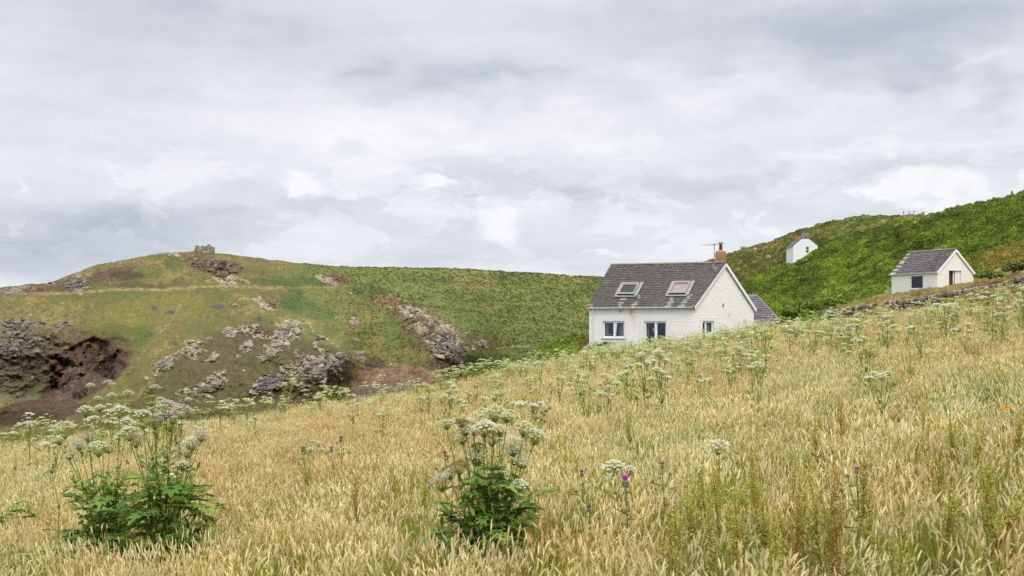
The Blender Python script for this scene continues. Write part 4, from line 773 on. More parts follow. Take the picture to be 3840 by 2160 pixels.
def far_house():
    FR, FL, GR = Vector((84.15, 370, 0)), Vector((84.8, 382, 0)), Vector((91.13, 368.6, 0)); ZE = 23.7; ZB = 15; BL = FL+(GR-FR)
    root = empty('white_house', (FR.x, FR.y, 18.6), 'distant white house with red and grey chimneys half hidden by the bracken slope', 'house')
    uf = (FR-FL).normalized(); Lf = 12.0; ug = (GR-FR).normalized(); Lg = (GR-FR).length; inf_ = ug; ing = -uf
    PG = lambda s, z, k=0: FR+ug*s+Vector((0, 0, z))+ing*k
    PF = lambda s, z, k=0: FL+uf*s+Vector((0, 0, z))+inf_*k
    c = lambda X, Y: ((2900+X/9.056)/3.75, (840+Y/9.056)/3.75)
    def onG(X, Y): p = hit(*c(X, Y), FR, ing); return (p-FR).dot(ug), p.z
    w = onG(1105, 985)+onG(1208, 775); loc = root.location; rc = lambda w: [(w[0], w[1]), (w[2], w[1]), (w[2], w[3]), (w[0], w[3])]
    ZR = 26.6
    fw = [(s, z, s+.9, z+1.5) for s in (1.6, 5.3, 9.2) for z in (ZE-2.1, ZE-5.0)]
    b = MB(); wall_panel(b, FR, ug, [(0, ZB), (Lg, ZB), (Lg, ZE), (Lg/2, ZR), (0, ZE)], [rc(w)], inward=ing, reveal=.2)
    wall_panel(b, FL, uf, [(0, ZB), (Lf, ZB), (Lf, ZE), (0, ZE)], [rc(q) for q in fw], inward=inf_, reveal=.2)
    wall_panel(b, GR, BL-GR, [(0, ZB), (Lf, ZB), (Lf, ZE), (0, ZE)], [], inward=-inf_); wall_panel(b, BL, FL-BL, [(0, ZB), (Lg, ZB), (Lg, ZE), (Lg/2, ZR), (0, ZE)], [], inward=uf)
    b.build('wall', M['white3'], root)
    for P, q in [(PG, w)]+[(PF, q) for q in fw]:
        b = MB(); frame_rect(b, lambda s, z, k=0: P(s, z, .08+k), q, .09, .08); zm = (q[1]+q[3])/2; b.box(P(q[0], zm-.07, .08), P(q[2], zm, 0)-P(q[0], zm, 0), P(0, 0, .08)-P(0, 0, 0), (0, 0, .14))
        W = b.build('window', M['upvc'], root); mesh_obj('pane', pane(P, q[0]+.08, q[1]+.08, q[2]-.08, q[3]-.08, .17).mesh('pane', M['glass'], loc), W)
        b = MB(); b.box(P(q[0]-.15, q[1]-.2, -.06), P(q[2]+.3, 0, 0)-P(q[0], 0, 0), P(0, 0, .1)-P(0, 0, 0), (0, 0, .12)); mesh_obj('sill', b.mesh('sill', M['upvc'], loc), W)
    A = (FR+GR)/2; rR = A+uf*.1; rL = A-uf*(Lf+.1); rR.z = rL.z = ZR+.12
    e = [FL-ug*.25-uf*.1, FR-ug*.25+uf*.1, GR+ug*.25+uf*.1, BL+ug*.25-uf*.1]
    for v in e: v.z = ZE-.08
    b = slates(e[0], e[1], rL, rR, 14, .6, [(112, 108, 118), (104, 100, 110), (120, 114, 122)], .06); rf = b.build('roof', M['slate'], root)
    b = slates(e[2], e[3], rR, rL, 14, .6, [(112, 104, 108)], .06); mesh_obj('back_slope', b.mesh('back_slope', M['slate'], loc), rf)
    b = MB(); b.tube([rL, rR], .12, 5); mesh_obj('ridge_tiles', b.mesh('ridge_tiles', M['lead'], loc), rf)
    b = MB(); q = onG(990, 420); q2 = onG(1188, 300); wd = q2[0]-q[0]; b.box(PG(q[0], ZR-.9, .0), ug*wd, ing*.9, (0, 0, q2[1]-ZR+.9-.5)); b.box(PG(q[0]-.05, q2[1]-.5, -.05), ug*(wd+.1), ing*1.0, (0, 0, .45))
    ch = b.build('chimney', M['conc'], root); ch['label'] = 'grey rendered chimney on the near gable'
    b = MB(); p = PG(q[0]+wd*.4, q2[1]-.05, .45); b.tube([p, p+Vector((0, 0, .5))], [.2, .15], 8); mesh_obj('chimney_pot', b.mesh('chimney_pot', M['pot'], loc), ch)
    b = MB(); o = A-uf*(Lf-1.0)-ug*1.35; o.z = 0; ztop = at(*c(0, 400), 380).z
    b.box(o+Vector((0, 0, ZR-1.2)), ug*2.3, -uf*.9, (0, 0, ztop-ZR+.7)); b.box(o-ug*.1+Vector((0, 0, ztop-.5)), ug*2.5, -uf*1.0, (0, 0, .3)); ch = b.build('chimney', M['redbrick'], root); ch['label'] = 'red brick chimney on the far gable'
    b = MB(); p = o+ug*.5-uf*.45+Vector((0, 0, ztop-.2)); b.tube([p, p+Vector((0, 0, .7))], [.2, .16], 8); mesh_obj('chimney_pot', b.mesh('chimney_pot', M['redbrick'], loc), ch)

def ruin(DLs):
    # crop: scale 9.908, origin 640,880
    d = 702; c = lambda X, Y, dd=d: at((640+X/9.908)/3.75, (880+Y/9.908)/3.75, dd)
    base = c(1200, 650); root = empty('ruined_engine_house', base, 'roofless broken stone ruin on the summit of the far left hill', 'ruin')
    def frag(pts, d0, th, name, holes=()):
        """a broken wall fragment: outline in crop pixels, th metres deep, with ragged stone surface"""
        b = MB(); loops = [[(x, y) for x, y in pts]]+[list(h) for h in holes]
        tri = tessellate_polygon([[Vector((x, y, 0)) for x, y in lp] for lp in loops]); flat = [p for lp in loops for p in lp]; n = len(flat)
        fr = [c(x, y, d0) for x, y in flat]; bk = [v+Vector((.1, th, 0)) for v in fr]
        col = lina((164, 146, 126))
        b.add(fr+bk, [list(t) for t in tri]+[[i+n for i in t][::-1] for t in tri], 0, col); k = 0
        for lp in loops:
            for i in range(len(lp)): a, e = k+i, k+(i+1) % len(lp); b.add([fr[a], fr[e], bk[e], bk[a]], [[0, 1, 2, 3]], 0, col)
            k += len(lp)
        # stones standing proud
        xs = [p[0] for p in pts]; ys = [p[1] for p in pts]; v, f = ICO1
        X = RNG.uniform(min(xs), max(xs), 90); Y = RNG.uniform(min(ys), max(ys), 90); s = poly_sd(X, Y, [tuple(p) for p in pts])
        for h in holes: s = np.minimum(s, -poly_sd(X, Y, [tuple(p) for p in h]))
        for x, y, q in zip(X, Y, s):
            if q > 6: b.add(v*[.34, .12, .22]*random.uniform(.7, 1.3)+np.array(c(x, y, d0-.02)), f, 0, lina(random.choice([(176, 160, 138), (146, 128, 110), (184, 170, 150), (124, 108, 94)])))
        b.build(name, M['rock'], root)
    frag([(860, 700), (862, 560), (900, 548), (905, 430), (915, 402), (960, 395), (1035, 400), (1055, 430), (1062, 520), (1100, 545), (1112, 700)], 700, 1.2, 'wall_fragment')
    frag([(1105, 700), (1112, 440), (1130, 415), (1180, 405), (1225, 420), (1240, 450), (1245, 700)], 702, 1.2, 'wall_fragment')
    frag([(1235, 720), (1245, 455), (1280, 430), (1335, 430), (1345, 400), (1350, 720)], 703.5, 1.0, 'wall_fragment')
    frag([(1330, 730), (1340, 430), (1362, 372), (1400, 358), (1432, 342), (1462, 372), (1478, 410), (1530, 435), (1545, 470), (1545, 735)], 702, 1.0, 'gable_wall', [[(1362, 580), (1362, 510), (1382, 490), (1404, 510), (1404, 580)]])
    b = MB(); v = [c(1545, 735, 702), c(1545, 470, 702), c(1545, 480, 709), c(1545, 735, 709)]; b.box(c(1515, 730, 703.1), (.5, 0, 0), (0, 6, 0), (0, 0, 8.0*.55)); b.build('side_wall', M['rock2'], root); b = MB(); b.box(c(1130, 720, 703.3), (.9, 0, 0), (0, 4, 0), (0, 0, 4.2)); b.build('side_wall', M['rock2'], root)
    b = MB(); v, f = ICO1
    for i in range(60): x = random.uniform(1150, 1420); y = random.uniform(628, 700); b.add((v+RNG.normal(0, .15, v.shape))*random.uniform(.25, .7)+np.array(c(x, y, 699)), f, 0, lina(random.choice([(160, 150, 136), (140, 130, 116), (176, 170, 156)])))
    b.build('fallen_stones', M['rock'], root)
# ---------------------------------------------------------------- meadow grass
def grass_tuft(name, kind, n=46, rad=.30, near=True):
    b = MB(); hd = [(241, 221, 164), (232, 211, 148), (247, 231, 182), (226, 206, 136)]; stc = [(196, 188, 84), (182, 180, 68), (166, 174, 60)]
    if kind == 'green': hd = [(222, 214, 156), (230, 218, 168)]; stc = [(156, 176, 74), (166, 180, 84)]
    if kind == 'straw': hd = [(232, 205, 146), (222, 193, 132), (238, 214, 160)]; stc = [(194, 176, 82), (182, 170, 68)]
    wa = random.uniform(-.4, .5)
    if kind == 'tall': n = 9; hd = [(214, 186, 134), (200, 170, 118), (226, 204, 156)]; stc = [(186, 176, 84), (170, 160, 74)]
    for i in range(n):
        a = random.uniform(0, 6.283); q = rad*math.sqrt(random.random()); p = Vector((q*math.cos(a), q*math.sin(a), 0)); H = random.uniform(.28, .52)*(.85 if kind == 'green' else (1.5 if kind == 'tall' else 1))
        la = wa+random.gauss(0, 1.1); ln = random.uniform(.01, .13); dr = Vector((math.cos(la), math.sin(la), 0)); cs = lina(random.choice(stc))*random.uniform(.8, 1.1)
        P = [p, p+dr*ln*.25+Vector((0, 0, H*.5)), p+dr*ln+Vector((0, 0, H))]; w = .0017
        b.tube(P, [w*1.4, w*1.1, w], 3, 0, cs, cap=False)
        # feathery head: spindle that may nod
        L = random.uniform(.055, .105); bend = random.choice([.03, .08, .15, .3, .8]); d0 = (P[2]-P[1]).normalized(); pt = P[2]; Q = [pt]; R = [.0018]
        for k in range(4):
            d0 = (d0+(dr*.6-Vector((0, 0, .75)))*bend*.28).normalized(); pt = pt+d0*L/4; Q.append(pt); R.append([.0056, .006, .0044, .0008][k]*random.uniform(.75, 1.2))
        b.tube(Q, R, 4, 0, lina(random.choice(hd))*random.uniform(.85, 1.08), cap=False)
    if kind == 'tall':
        return b.mesh(name, M['grass'])
    nb = int(n*(1.3 if kind == 'green' else .9))
    for i in range(nb):
        a = random.uniform(0, 6.283); q = rad*1.1*math.sqrt(random.random()); p = Vector((q*math.cos(a), q*math.sin(a), 0)); H = random.uniform(.12, .32); la = random.uniform(0, 6.283); dr = Vector((math.cos(la), math.sin(la), 0)); s = Vector((-dr.y, dr.x, 0))*.0045
        ln = random.uniform(.03, .17); c = lina(random.choice([(140, 164, 56), (156, 172, 70), (176, 178, 92), (120, 150, 48)] if kind != 'straw' else [(176, 166, 98), (156, 162, 74), (188, 174, 108)]))
        m_ = p+dr*ln*.35+Vector((0, 0, H*.65)); e = p+dr*ln+Vector((0, 0, H*random.uniform(.75, 1)))
        b.add([p-s, p+s, m_+s, m_-s, e], [[0, 1, 2, 3], [3, 2, 4]], 0, c)
    return b.mesh(name, M['grass'])
def grass():
    kinds = ['dry']*6+['straw']*4+['green']*5+['tall']*3; HRa = np.array([tuple(r) for r in HR]); protos = [grass_tuft('tuft', k) for k in kinds]
    P, I, S = [], [], []
    def band(y0, y1, dens, sc=1.0):
        area = .5*(y1**2-y0**2)*(1.10); n = int(area*dens); y = np.sqrt(RNG.uniform(y0*y0, y1*y1, n)); x = y*RNG.uniform(-.55, .55, n)
        u = CX+x/y*F; k = y < EDGE(u)+5
        for hx, hy, hr in HRa: k &= ((x-hx)**2/hr**2+(y-hy)**2/(hr*.9)**2) > 1
        x, y, u = x[k], y[k], u[k]
        g = fbm(x/2.2, y/5.5, o=3, s=33)+.55*fbm(x/7, y/15, o=2, s=35); r = RNG.uniform(0, 1, len(x))
        pg = .27+.65*sm(g, .12, .5)+.35*sm(y, 11, 7.5)+.25*sm(y, 52, 75)*0+.3*sm(EDGE(u)-y, 10, 2); ps = sm(-g, .0, .4)*.7+.15
        kind = np.where(r < pg, 2, np.where(RNG.uniform(0, 1, len(x)) < ps, 1, 0))
        idx = np.where(kind == 0, RNG.integers(0, 6, len(x)), np.where(kind == 1, RNG.integers(6, 10, len(x)), RNG.integers(10, 15, len(x)))); idx = np.where(RNG.uniform(0, 1, len(x)) < .10, RNG.integers(15, 18, len(x)), idx)
        P.append(np.stack([x, y, gz(x, y)-.02], -1)); I.append(idx); S.append(RNG.uniform(.8, 1.2, len(x))*sc*(1+.15*fbm(x/3, y/6, o=2, s=39)))
    band(3.5, 15, 9); band(15, 30, 8); band(30, 55, 6.5); band(55, 98, 5.5)
    P, I, S = np.concatenate(P), np.concatenate(I), np.concatenate(S)
    scatter('grass', protos, P, rand_rot(len(P), .1), S, I, label='tall ripe meadow grass with pale nodding heads')

# ---------------------------------------------------------------- hogweed
WH = [(246, 246, 222), (238, 242, 210), (250, 248, 232)]; GRN = [(186, 196, 88), (168, 184, 76), (198, 202, 104)]; CRM = [(240, 238, 200), (230, 228, 184), (246, 242, 212)]; PNK = [(222, 208, 196), (208, 192, 178), (230, 220, 208)]; BRN = [(176, 152, 92), (150, 130, 76), (168, 160, 84)]
FARW = [(230, 236, 180), (214, 224, 150), (240, 242, 200), (196, 210, 112)]; PALS = dict(f=FARW, w=WH, g=GRN, c=CRM, p=PNK, b=BRN)
def umbel_mb(b, ctr, rad, axis=Vector((0, 0, 1)), pal=WH, nu=20, nq=14, qs=.0065, dome=.35, rays=True, depth=.7, tilt=.5):
    """compound umbel: rays from ctr to a domed plate of small flower clusters"""
    axis = Vector(axis).normalized(); a1 = axis.orthogonal().normalized(); a2 = axis.cross(a1); ctr = Vector(ctr)
    ph = random.uniform(0, 6.28)
    for k in range(nu):
        q = math.sqrt((k+.5)/nu); a = ph+k*2.39996; q *= random.uniform(.93, 1.06)
        tip = ctr+(a1*math.cos(a)+a2*math.sin(a))*rad*q+axis*(rad*depth+rad*dome*(1-q*q)+random.gauss(0, rad*.035))
        if rays: b.tube([ctr, ctr.lerp(tip, .5)+(a1*math.cos(a)+a2*math.sin(a))*rad*.06, tip], [.0022, .0017, .0012] if nq > 5 else [.004]*3, 3, 1, lina((132, 150, 66)), cap=False)
        ur = rad*.62/math.sqrt(nu)*random.uniform(1.0, 1.5)
        n = nq; th = RNG.uniform(0, 6.283, n); rr = np.sqrt(RNG.uniform(0, 1, n)); hh = .45*(1-rr*rr)
        C = np.array(tip)[None]+((np.array(a1)[None]*np.cos(th)[:, None]+np.array(a2)[None]*np.sin(th)[:, None])*rr[:, None]+np.array(axis)[None]*hh[:, None])*ur
        cc = lina(np.array([random.choice(pal) for _ in range(n)]))*RNG.uniform(.86, 1.06, (n, 1))
        b.quads(C, RNG.uniform(.8, 1.25, n)*qs*rad/.08 if nq <= 5 else RNG.uniform(.8, 1.25, n)*qs, np.array(axis)*1.1, 0, cc, asp=1.0, tilt=tilt)
def leaflet(b, o, d, up, L, col, lobes=((0, 1), (34, .82), (68, .66), (108, .5)), jag=True):
    """deeply lobed, toothed hogweed leaflet"""
    d = Vector(d).normalized(); s = d.cross(Vector(up)).normalized(); n = s.cross(d).normalized(); o = Vector(o)
    pts = []
    full = sorted([(a, r) for a, r in lobes]+[(-a, r) for a, r in lobes if a], key=lambda t: t[0])
    for i, (a, r) in enumerate(full):
        r *= random.uniform(.88, 1.1)
        if jag: pts += [(a-9, r*.74), (a-5, r*.80), (a-4, r*.92), (a, r), (a+4, r*.9), (a+6, r*.8), (a+9, r*.7)]
        else: pts += [(a-9, r*.74), (a, r), (a+9, r*.72)]
        if i < len(full)-1: na_, nr = full[i+1]; pts.append(((a+na_)/2, min(r, nr)*.6))
    pts = [(-150, .2)]+pts+[(150, .2)]; V = [o]; base = o+d*L*.12
    V = [base]; droop = random.uniform(.05, .25)
    for a, r in pts:
        ar = math.radians(a); x = math.sin(ar)*r*L*.85; y = math.cos(ar)*r*L; q = (x*x+y*y)/L
        V.append(base+s*x+d*y+n*(abs(x)*.28-q*droop+random.gauss(0, L*.012)))
    k = len(V); b.add(V, [[0, i, i+1] for i in range(1, k-1)]+[[0, k-1, 1]], 0, col)
def hog_leaf(b, o, d, L, col, up=(0, 0, 1), jag=True):
    d = Vector(d).normalized(); o = Vector(o); s = d.cross(Vector(up)).normalized(); r = lambda: random.uniform(.85, 1.15)
    tip = o+d*L*.55-Vector((0, 0, L*.03)); b.tube([o, tip], [.004, .002], 4, 0, lina((110, 134, 52)), cap=False)
    leaflet(b, tip, d-Vector((0, 0, .25)), up, L*.5*r(), col*r(), jag=jag)
    for t in (.55, 1.0):
        p = o.lerp(tip, t)
        for sg in (-1, 1): leaflet(b, p, d*.45+s*sg-Vector((0, 0, .12)), up, L*(.36 if t < 1 else .3)*r(), col*r(), jag=jag)
LEAFC = [(116, 146, 60), (102, 134, 54), (132, 158, 64), (90, 120, 50), (146, 168, 70)]
def ground_pt(px, py_, h=0):
    """meadow spot whose ground is seen at this photo position"""
    u = px-CX; v = CY-py_; d = (-GC-h)/(GA*u/F+GB-v/F); x = u/F*d; return Vector((x, d, float(gz(x, d))))
HR = []
def hero(label, root_px, umbels, leaves, dd=.25, stemc=(128, 140, 66), group=None, leafr=.5, leafh=.55, leafL=.3, cat='flowering plant', up=.0, lcols=None):
    R0 = ground_pt(*root_px, h=.12); HR.append((R0.x, R0.y+.1, leafr*.85)) if leaves > 8 else None; e = empty('hogweed', R0, label, cat, group)
    b = MB(); HB = []
    us = sorted(umbels, key=lambda t: t[0]); grp = [us[i:i+3] for i in range(0, len(us), 3)]
    heads = []
    for g in grp:
        T = []
        for (px, py, w, k) in g:
            d = R0.y+random.uniform(-dd, dd); top = at(px, py, d); T.append((top, w*d/F/2*1.22, k, d))
        mx = sum((t[0] for t in T), Vector())/len(T); hub = R0.lerp(mx, random.uniform(.5, .66)); hub.x = R0.x+(mx.x-R0.x)*.55
        st = R0+Vector((random.uniform(-.1, .1), random.uniform(-.08, .08), -.05)); c = lina(stemc)*random.uniform(.7, 1.1)
        b.tube([st, st.lerp(hub, .5)+Vector((random.uniform(-.03, .03), 0, .03)), hub], [.016, .013, .010] if leaves > 40 else [.011, .009, .0075], 6, 0, c)
        HB.append((hub, T)); v, f = ICO1; b.add(v*[.02, .02, .032]+np.array(hub), f, 0, lina((120, 150, 58)))
        for top, r, k, d in T:
            ctr = top-Vector((0, 0, r*.75)); m = hub.lerp(ctr, .55)+Vector(((hub.x-ctr.x)*.1, 0, -.04)); b.tube([hub, m, ctr], [.0055, .0045, .004], 5, 0, c); heads.append((ctr, r, k, (ctr-m)))
    b.build('stem', M['veg'], e)
    if leaves > 40:
        n = 850; k_ = RNG.integers(0, len(HB), n); t_ = RNG.uniform(.3, 1.25, n); hb_ = np.array([tuple(h[0]) for h in HB])[k_]; C_ = np.array(R0)[None]*(1-t_[:, None])+hb_*t_[:, None]+RNG.normal(0, .095, (n, 3)); bb = MB()
        bb.quads(C_, RNG.uniform(.014, .042, n), (0, -.4, .7), 0, lina(np.array([random.choice([(124, 150, 62), (110, 138, 56), (142, 164, 72), (96, 124, 52)]) for _ in range(n)])), asp=1.7, tilt=.7); bb.build('foliage', M['veg'], e)
    for hub_, T_ in HB:
        for j in range(1 if leaves < 8 else 2):
            a = random.uniform(0, 6.28); bb = MB(); hog_leaf(bb, hub_-Vector((0, 0, .12*j)), Vector((math.cos(a), math.sin(a)*.6, random.uniform(-.2, .7))), random.uniform(.11, .2), lina(random.choice([(124, 150, 62), (110, 142, 58), (142, 160, 70)]))); bb.build('leaf', M['veg'], e)
    for ctr, r, k, ax in heads:
        b = MB(); fl = k == 'g'; umbel_mb(b, ctr, r, (ax.normalized()*.5+Vector((0, -.08, .8))), PALS[k], nu=30 if r > .06 else 18, nq=34, qs=.0068 if not fl else .0045, dome=.62 if not fl else .2)
        o = b.build('flower_head', [M['petal'], M['veg']], e)
    for i in range(leaves):
        a = random.uniform(0, 6.283); q = leafr*random.uniform(.05, .75); z = leafh*random.uniform(.12, 1)*(1-.3*q/leafr); o = R0+Vector((q*.95*math.cos(a), q*.7*math.sin(a), up+z)); b = MB()
        root = R0+Vector((0, 0, .05)); b.tube([root, root.lerp(o, .45)+Vector((0, 0, .1)), o], [.005, .004, .003], 4, 0, lina((96, 124, 46)), cap=False)
        hog_leaf(b, o, Vector((math.cos(a+random.gauss(0, .5)), math.sin(a+random.gauss(0, .5)), random.uniform(-.7, .8))), leafL*random.uniform(.75, 1.25), lina(random.choice(lcols or LEAFC)))
        b.build('leaf', M['veg'], e)
    return e
def heroes():
    L = [(65.7, 429, 22, 'c'), (99, 448, 21, 'w'), (80, 445, 14, 'p'), (109, 444, 22, 'g'), (86, 411, 15, 'w'), (126, 424, 18, 'w'), (120, 412, 17, 'w'), (123, 473, 16, 'g'), (70, 456, 10, 'c'), (100, 408, 9, 'w'), (88, 437, 14, 'p'), (60, 441, 10, 'g')]
    hero('leafy white hogweed at lower left, left half of the big dark green clump', (108, 570), L, 66, stemc=(122, 132, 66), leafr=.56, leafh=1.25, leafL=.36)
    L = [(155, 422, 18, 'p'), (166, 408, 24, 'p'), (182, 411, 19, 'p'), (173, 417, 18, 'p'), (130, 433, 19, 'w'), (136, 441, 17, 'p'), (192, 443, 18, 'w'), (187, 449, 21, 'w'), (144, 421, 18, 'g'), (182, 465, 12, 'c'), (143, 415, 15, 'w'), (201, 436, 14, 'p'), (170, 427, 12, 'g'), (152, 403, 9, 'g')]
    hero('leafy pinkish white hogweed at lower left, right half of the dark green clump', (166, 568), L, 92, stemc=(112, 118, 60), leafr=.68, leafh=1.28, leafL=.38)
    L = [(484, 419, 28, 'c'), (495, 413, 21, 'c'), (507, 417, 13, 'c'), (447, 424, 14, 'c'), (523, 428, 20, 'c'), (534, 436, 21, 'w'), (466, 430, 15, 'c'), (474, 432, 10, 'w'), (463, 439, 14, 'c'), (513, 446, 25, 'w'), (477, 457, 22, 'w'), (514, 456, 22, 'w'), (521, 463, 14, 'c'), (460, 467, 19, 'b'),
         (443, 482, 22, 'p'), (519, 485, 16, 'w'), (492, 438, 20, 'b'), (462, 423, 12, 'b'), (502, 474, 10, 'c'), (451, 474, 14, 'c'), (485, 428, 22, 'w'), (500, 430, 14, 'c'), (478, 447, 12, 'b'), (473, 425, 16, 'c')]
    hero('big hogweed with crowded cream umbels in the lower middle of the meadow', (490, 572), L, 92, dd=.22, stemc=(116, 142, 54), leafr=.52, leafh=1.15, leafL=.29, lcols=[(104, 138, 62), (120, 150, 64), (90, 124, 56), (138, 162, 70)])
    hero('small hogweed, flat yellow green umbel over white ones, left of the large purple thistle', (618, 520), [(614, 467, 21, 'w'), (615, 460, 24, 'g'), (629, 470, 12, 'w'), (612, 480, 13, 'w')], 4, stemc=(130, 160, 60), leafr=.2, leafh=.3, leafL=.14)
    hero('single flat white hogweed umbel standing over the dock spikes', (720, 500), [(718.5, 446.5, 20, 'w')], 2, leafr=.15, leafh=.3, leafL=.12)
    hero('single small green hogweed umbel beside the dock spikes', (699, 515), [(699, 469, 13, 'g')], 1, leafr=.15, leafh=.3, leafL=.12)
    hero('dark green leafy plant cut by the left edge of the picture', (0, 545), [(-20, 460, 16, 'c'), (-9, 440, 14, 'w')], 22, leafr=.42, leafh=.85, leafL=.36)
    hero('low hogweed leaves in the grass left of the big leafy clump', (66, 566), [(52, 470, 8, 'g')], 10, leafr=.4, leafh=.6, leafL=.36)
    for i, (rt, um) in enumerate([((87, 472), [(90.5, 386, 8, 'w'), (108, 384, 11, 'w'), (98, 399, 8, 'w')]), ((122, 470), [(112, 396, 9, 'w'), (120, 395, 10, 'g'), (128, 393.5, 10, 'w'), (122, 401, 9, 'g')]), ((152, 468), [(155, 388.5, 11, 'w'), (148, 397, 10, 'g'), (143, 394, 7, 'g'), (153, 396, 8, 'g')]), ((166, 462), [(160.7, 400, 9, 'w'), (170, 403, 8, 'w'), (184, 396, 6, 'g'), (188, 400, 7, 'w')])]):
        hero(['tall thin hogweed whose white umbels stand against the dark cave', 'tall hogweed with mixed white and green umbels above the left meadow edge', 'tallest umbel cluster above the left meadow edge, a white head over green ones', 'thin hogweed with small scattered umbels right of the tallest cluster'][i], rt, um, 3, group='hogweeds standing out above the left edge of the meadow', leafr=.3, leafh=.6, leafL=.25, dd=.4)

def mid_proto(seed, far=False):
    """returns list of (name, mesh) parts; z up from the root"""
    random.seed(seed); H = random.uniform(.85, 1.3); nh = random.randint(4, 7); parts = []; b = MB(); hub = Vector((random.uniform(-.05, .05), random.uniform(-.05, .05), H*.55)); sc = lina(random.choice([(142, 152, 74), (120, 122, 66), (130, 156, 62)]))
    b.tube([(0, 0, 0), hub], [.011, .008], 4, 1, sc); heads = []
    palk = random.choice(['w', 'f', 'f', 'c', 'g'])
    for i in range(nh):
        a = i*2.4+random.uniform(-.4, .4); q = random.uniform(.04, .24)*(0.4 if i == 0 else 1); top = Vector((q*math.cos(a), q*math.sin(a), H*random.uniform(.82, 1.0))); r = random.uniform(.05, .10)
        if i == 0: top.z = H
        hb = hub*random.uniform(.7, 1); b.tube([hb, hb.lerp(top, .5)+Vector((0, 0, -.03)), top-Vector((0, 0, r*.6))], [.006, .005, .004], 3, 1, sc, cap=False); heads.append((top, r))
    fb = MB() if not far else b; n = 90 if not far else 36
    a = RNG.uniform(0, 6.283, n); q = np.sqrt(RNG.uniform(0, 1, n))*.26; z = RNG.uniform(.12, .72, n)*H
    cc = lina(np.array([random.choice([(128, 152, 56), (150, 166, 68), (108, 138, 50), (166, 176, 84)]) for _ in range(n)]))
    fb.quads(np.stack([q*np.cos(a), q*np.sin(a), z], -1), RNG.uniform(.016, .038, n), (0, 0, .8), 1, cc, asp=1.6, tilt=.7)
    if far:
        for top, r in heads: umbel_mb(b, top-Vector((0, 0, r*.6)), r, (random.gauss(0, .15), random.gauss(0, .15), 1), PALS[random.choice([palk, 'f', 'f', 'g', 'w'])], nu=8, nq=5, qs=.019, dome=.35, rays=False, tilt=1.0)
        return b.mesh('hogweed', [M['petal'], M['veg']])
    parts.append(('stem', b.mesh('stem', [M['petal'], M['veg']]), (0, 0, 0))); parts.append(('foliage', fb.mesh('foliage', [M['petal'], M['veg']]), (0, 0, 0)))
    for top, r in heads:
        hb = MB(); umbel_mb(hb, Vector((0, 0, 0)), r, (random.gauss(0, .15), random.gauss(0, .15), 1), PALS[random.choice([palk, palk, 'w', 'g'])], nu=14, nq=9, qs=.0115, dome=.4, rays=True, tilt=.9)
        parts.append(('flower_head', hb.mesh('flower_head', [M['petal'], M['veg']]), tuple(top-Vector((0, 0, r*.6)))))
    return parts
def hogweeds():
    protos = []
    for k in range(9):
        pr = mid_proto(100+k); e = empty('hogweed', (0, 0, 0), 'x', 'flowering plant'); ch = []
        for nm, me, lc in pr: o = mesh_obj(nm, me, e); o.location = lc; ch.append(o)
        protos.append([e, ch, False])
    fars = [mid_proto(300+k, True) for k in range(12)]
    random.seed(5); N = 5200; y = np.sqrt(RNG.uniform(15.5**2, 92**2, N)); x = y*RNG.uniform(-.5, .5, N); u = CX+x/y*F; ed = EDGE(u)
    dens = .22+.34*sm(y, 28, 60)+.22*sm(ed-y, 16, 3); dens *= .5+1.1*sm(fbm(x/2.6, y/6, o=3, s=71), -.1, .3); dens *= np.where(u > 420, 1.45, .8)
    dens *= np.where(u > 640, 1.15, 1.0); dens *= np.where((u < 420) & (y < 33), .25, 1); dens *= np.where(y < 22, .35, 1); dens *= np.where((u > 420) & (u < 600) & (y < 30), .6, 1)
    dens = dens*np.where((u > 560) & (y > 75), 1.3, 1)*np.where(u < 300, .85, 1)
    k = (RNG.uniform(0, 1.6, N) < dens*.95) & (y < ed+1.0) & ~((u > 775) & (y > 69)); x, y, u = x[k], y[k], u[k]; v = CY-CY+0
    o_ = np.argsort(y); x, y, u = x[o_], y[o_], u[o_]; HS = np.where(u < 300, 1.25, 1.0)*(1-.25*sm(y, 55, 78)*sm(u, 480, 560))*(1-.32*sm(u, 760, 830)*sm(y, 58, 80))*RNG.uniform(.8, 1.15, len(u)); vis = (u > -20) & (u < 1044)
    near = [i for i in range(len(x)) if vis[i]][:285]; ns = set(near); print('hogweeds', len(x), 'visible', vis.sum(), 'near to', y[near[-1]])
    def place(i, cnt):
        z = float(gz(x[i], y[i])); rz = random.uniform(0, 6.283); s = random.uniform(.85, 1.15)*HS[i]
        side = 'left' if u[i] < 400 else ('middle' if u[i] < 700 else 'right')
        lb = 'white and green umbelled hogweed among the ripe grass, %s part of the meadow' % side; gp = 'hogweeds scattered through the %s part of the meadow' % side
        if cnt < 95:
            e, ch, used = pr = protos[cnt % 9]
            if not used: pr[2] = True; n = e
            else:
                n = e.copy(); COL.objects.link(n)
                for c_ in ch: c2 = c_.copy(); COL.objects.link(c2); c2.parent = n
            n.location = (x[i], y[i], z); n.rotation_euler = (random.gauss(0, .05), random.gauss(0, .05), rz); n.scale = (s, s, s)
        else:
            lb = 'smaller pale umbelled hogweed farther up the %s part of the meadow' % side; gp = 'farther hogweeds in the %s part of the meadow' % side
            n = mesh_obj('hogweed', fars[cnt % 12]); n.location = (x[i], y[i], z); n.rotation_euler = (0, 0, rz); n.scale = (s, s, s)
        tag(n, lb, 'flowering plant', gp)
    for c_, i in enumerate(near): place(i, c_)
    rest = [i for i in range(len(x)) if i not in ns]; P = np.array([(x[i], y[i], float(gz(x[i], y[i]))) for i in rest])
    scatter('distant_hogweed', fars, P, rand_rot(len(P), .05), RNG.uniform(.85, 1.15, len(P))*HS[rest], RNG.integers(0, 12, len(P)), label='mass of distant pale umbels along the meadow crest')

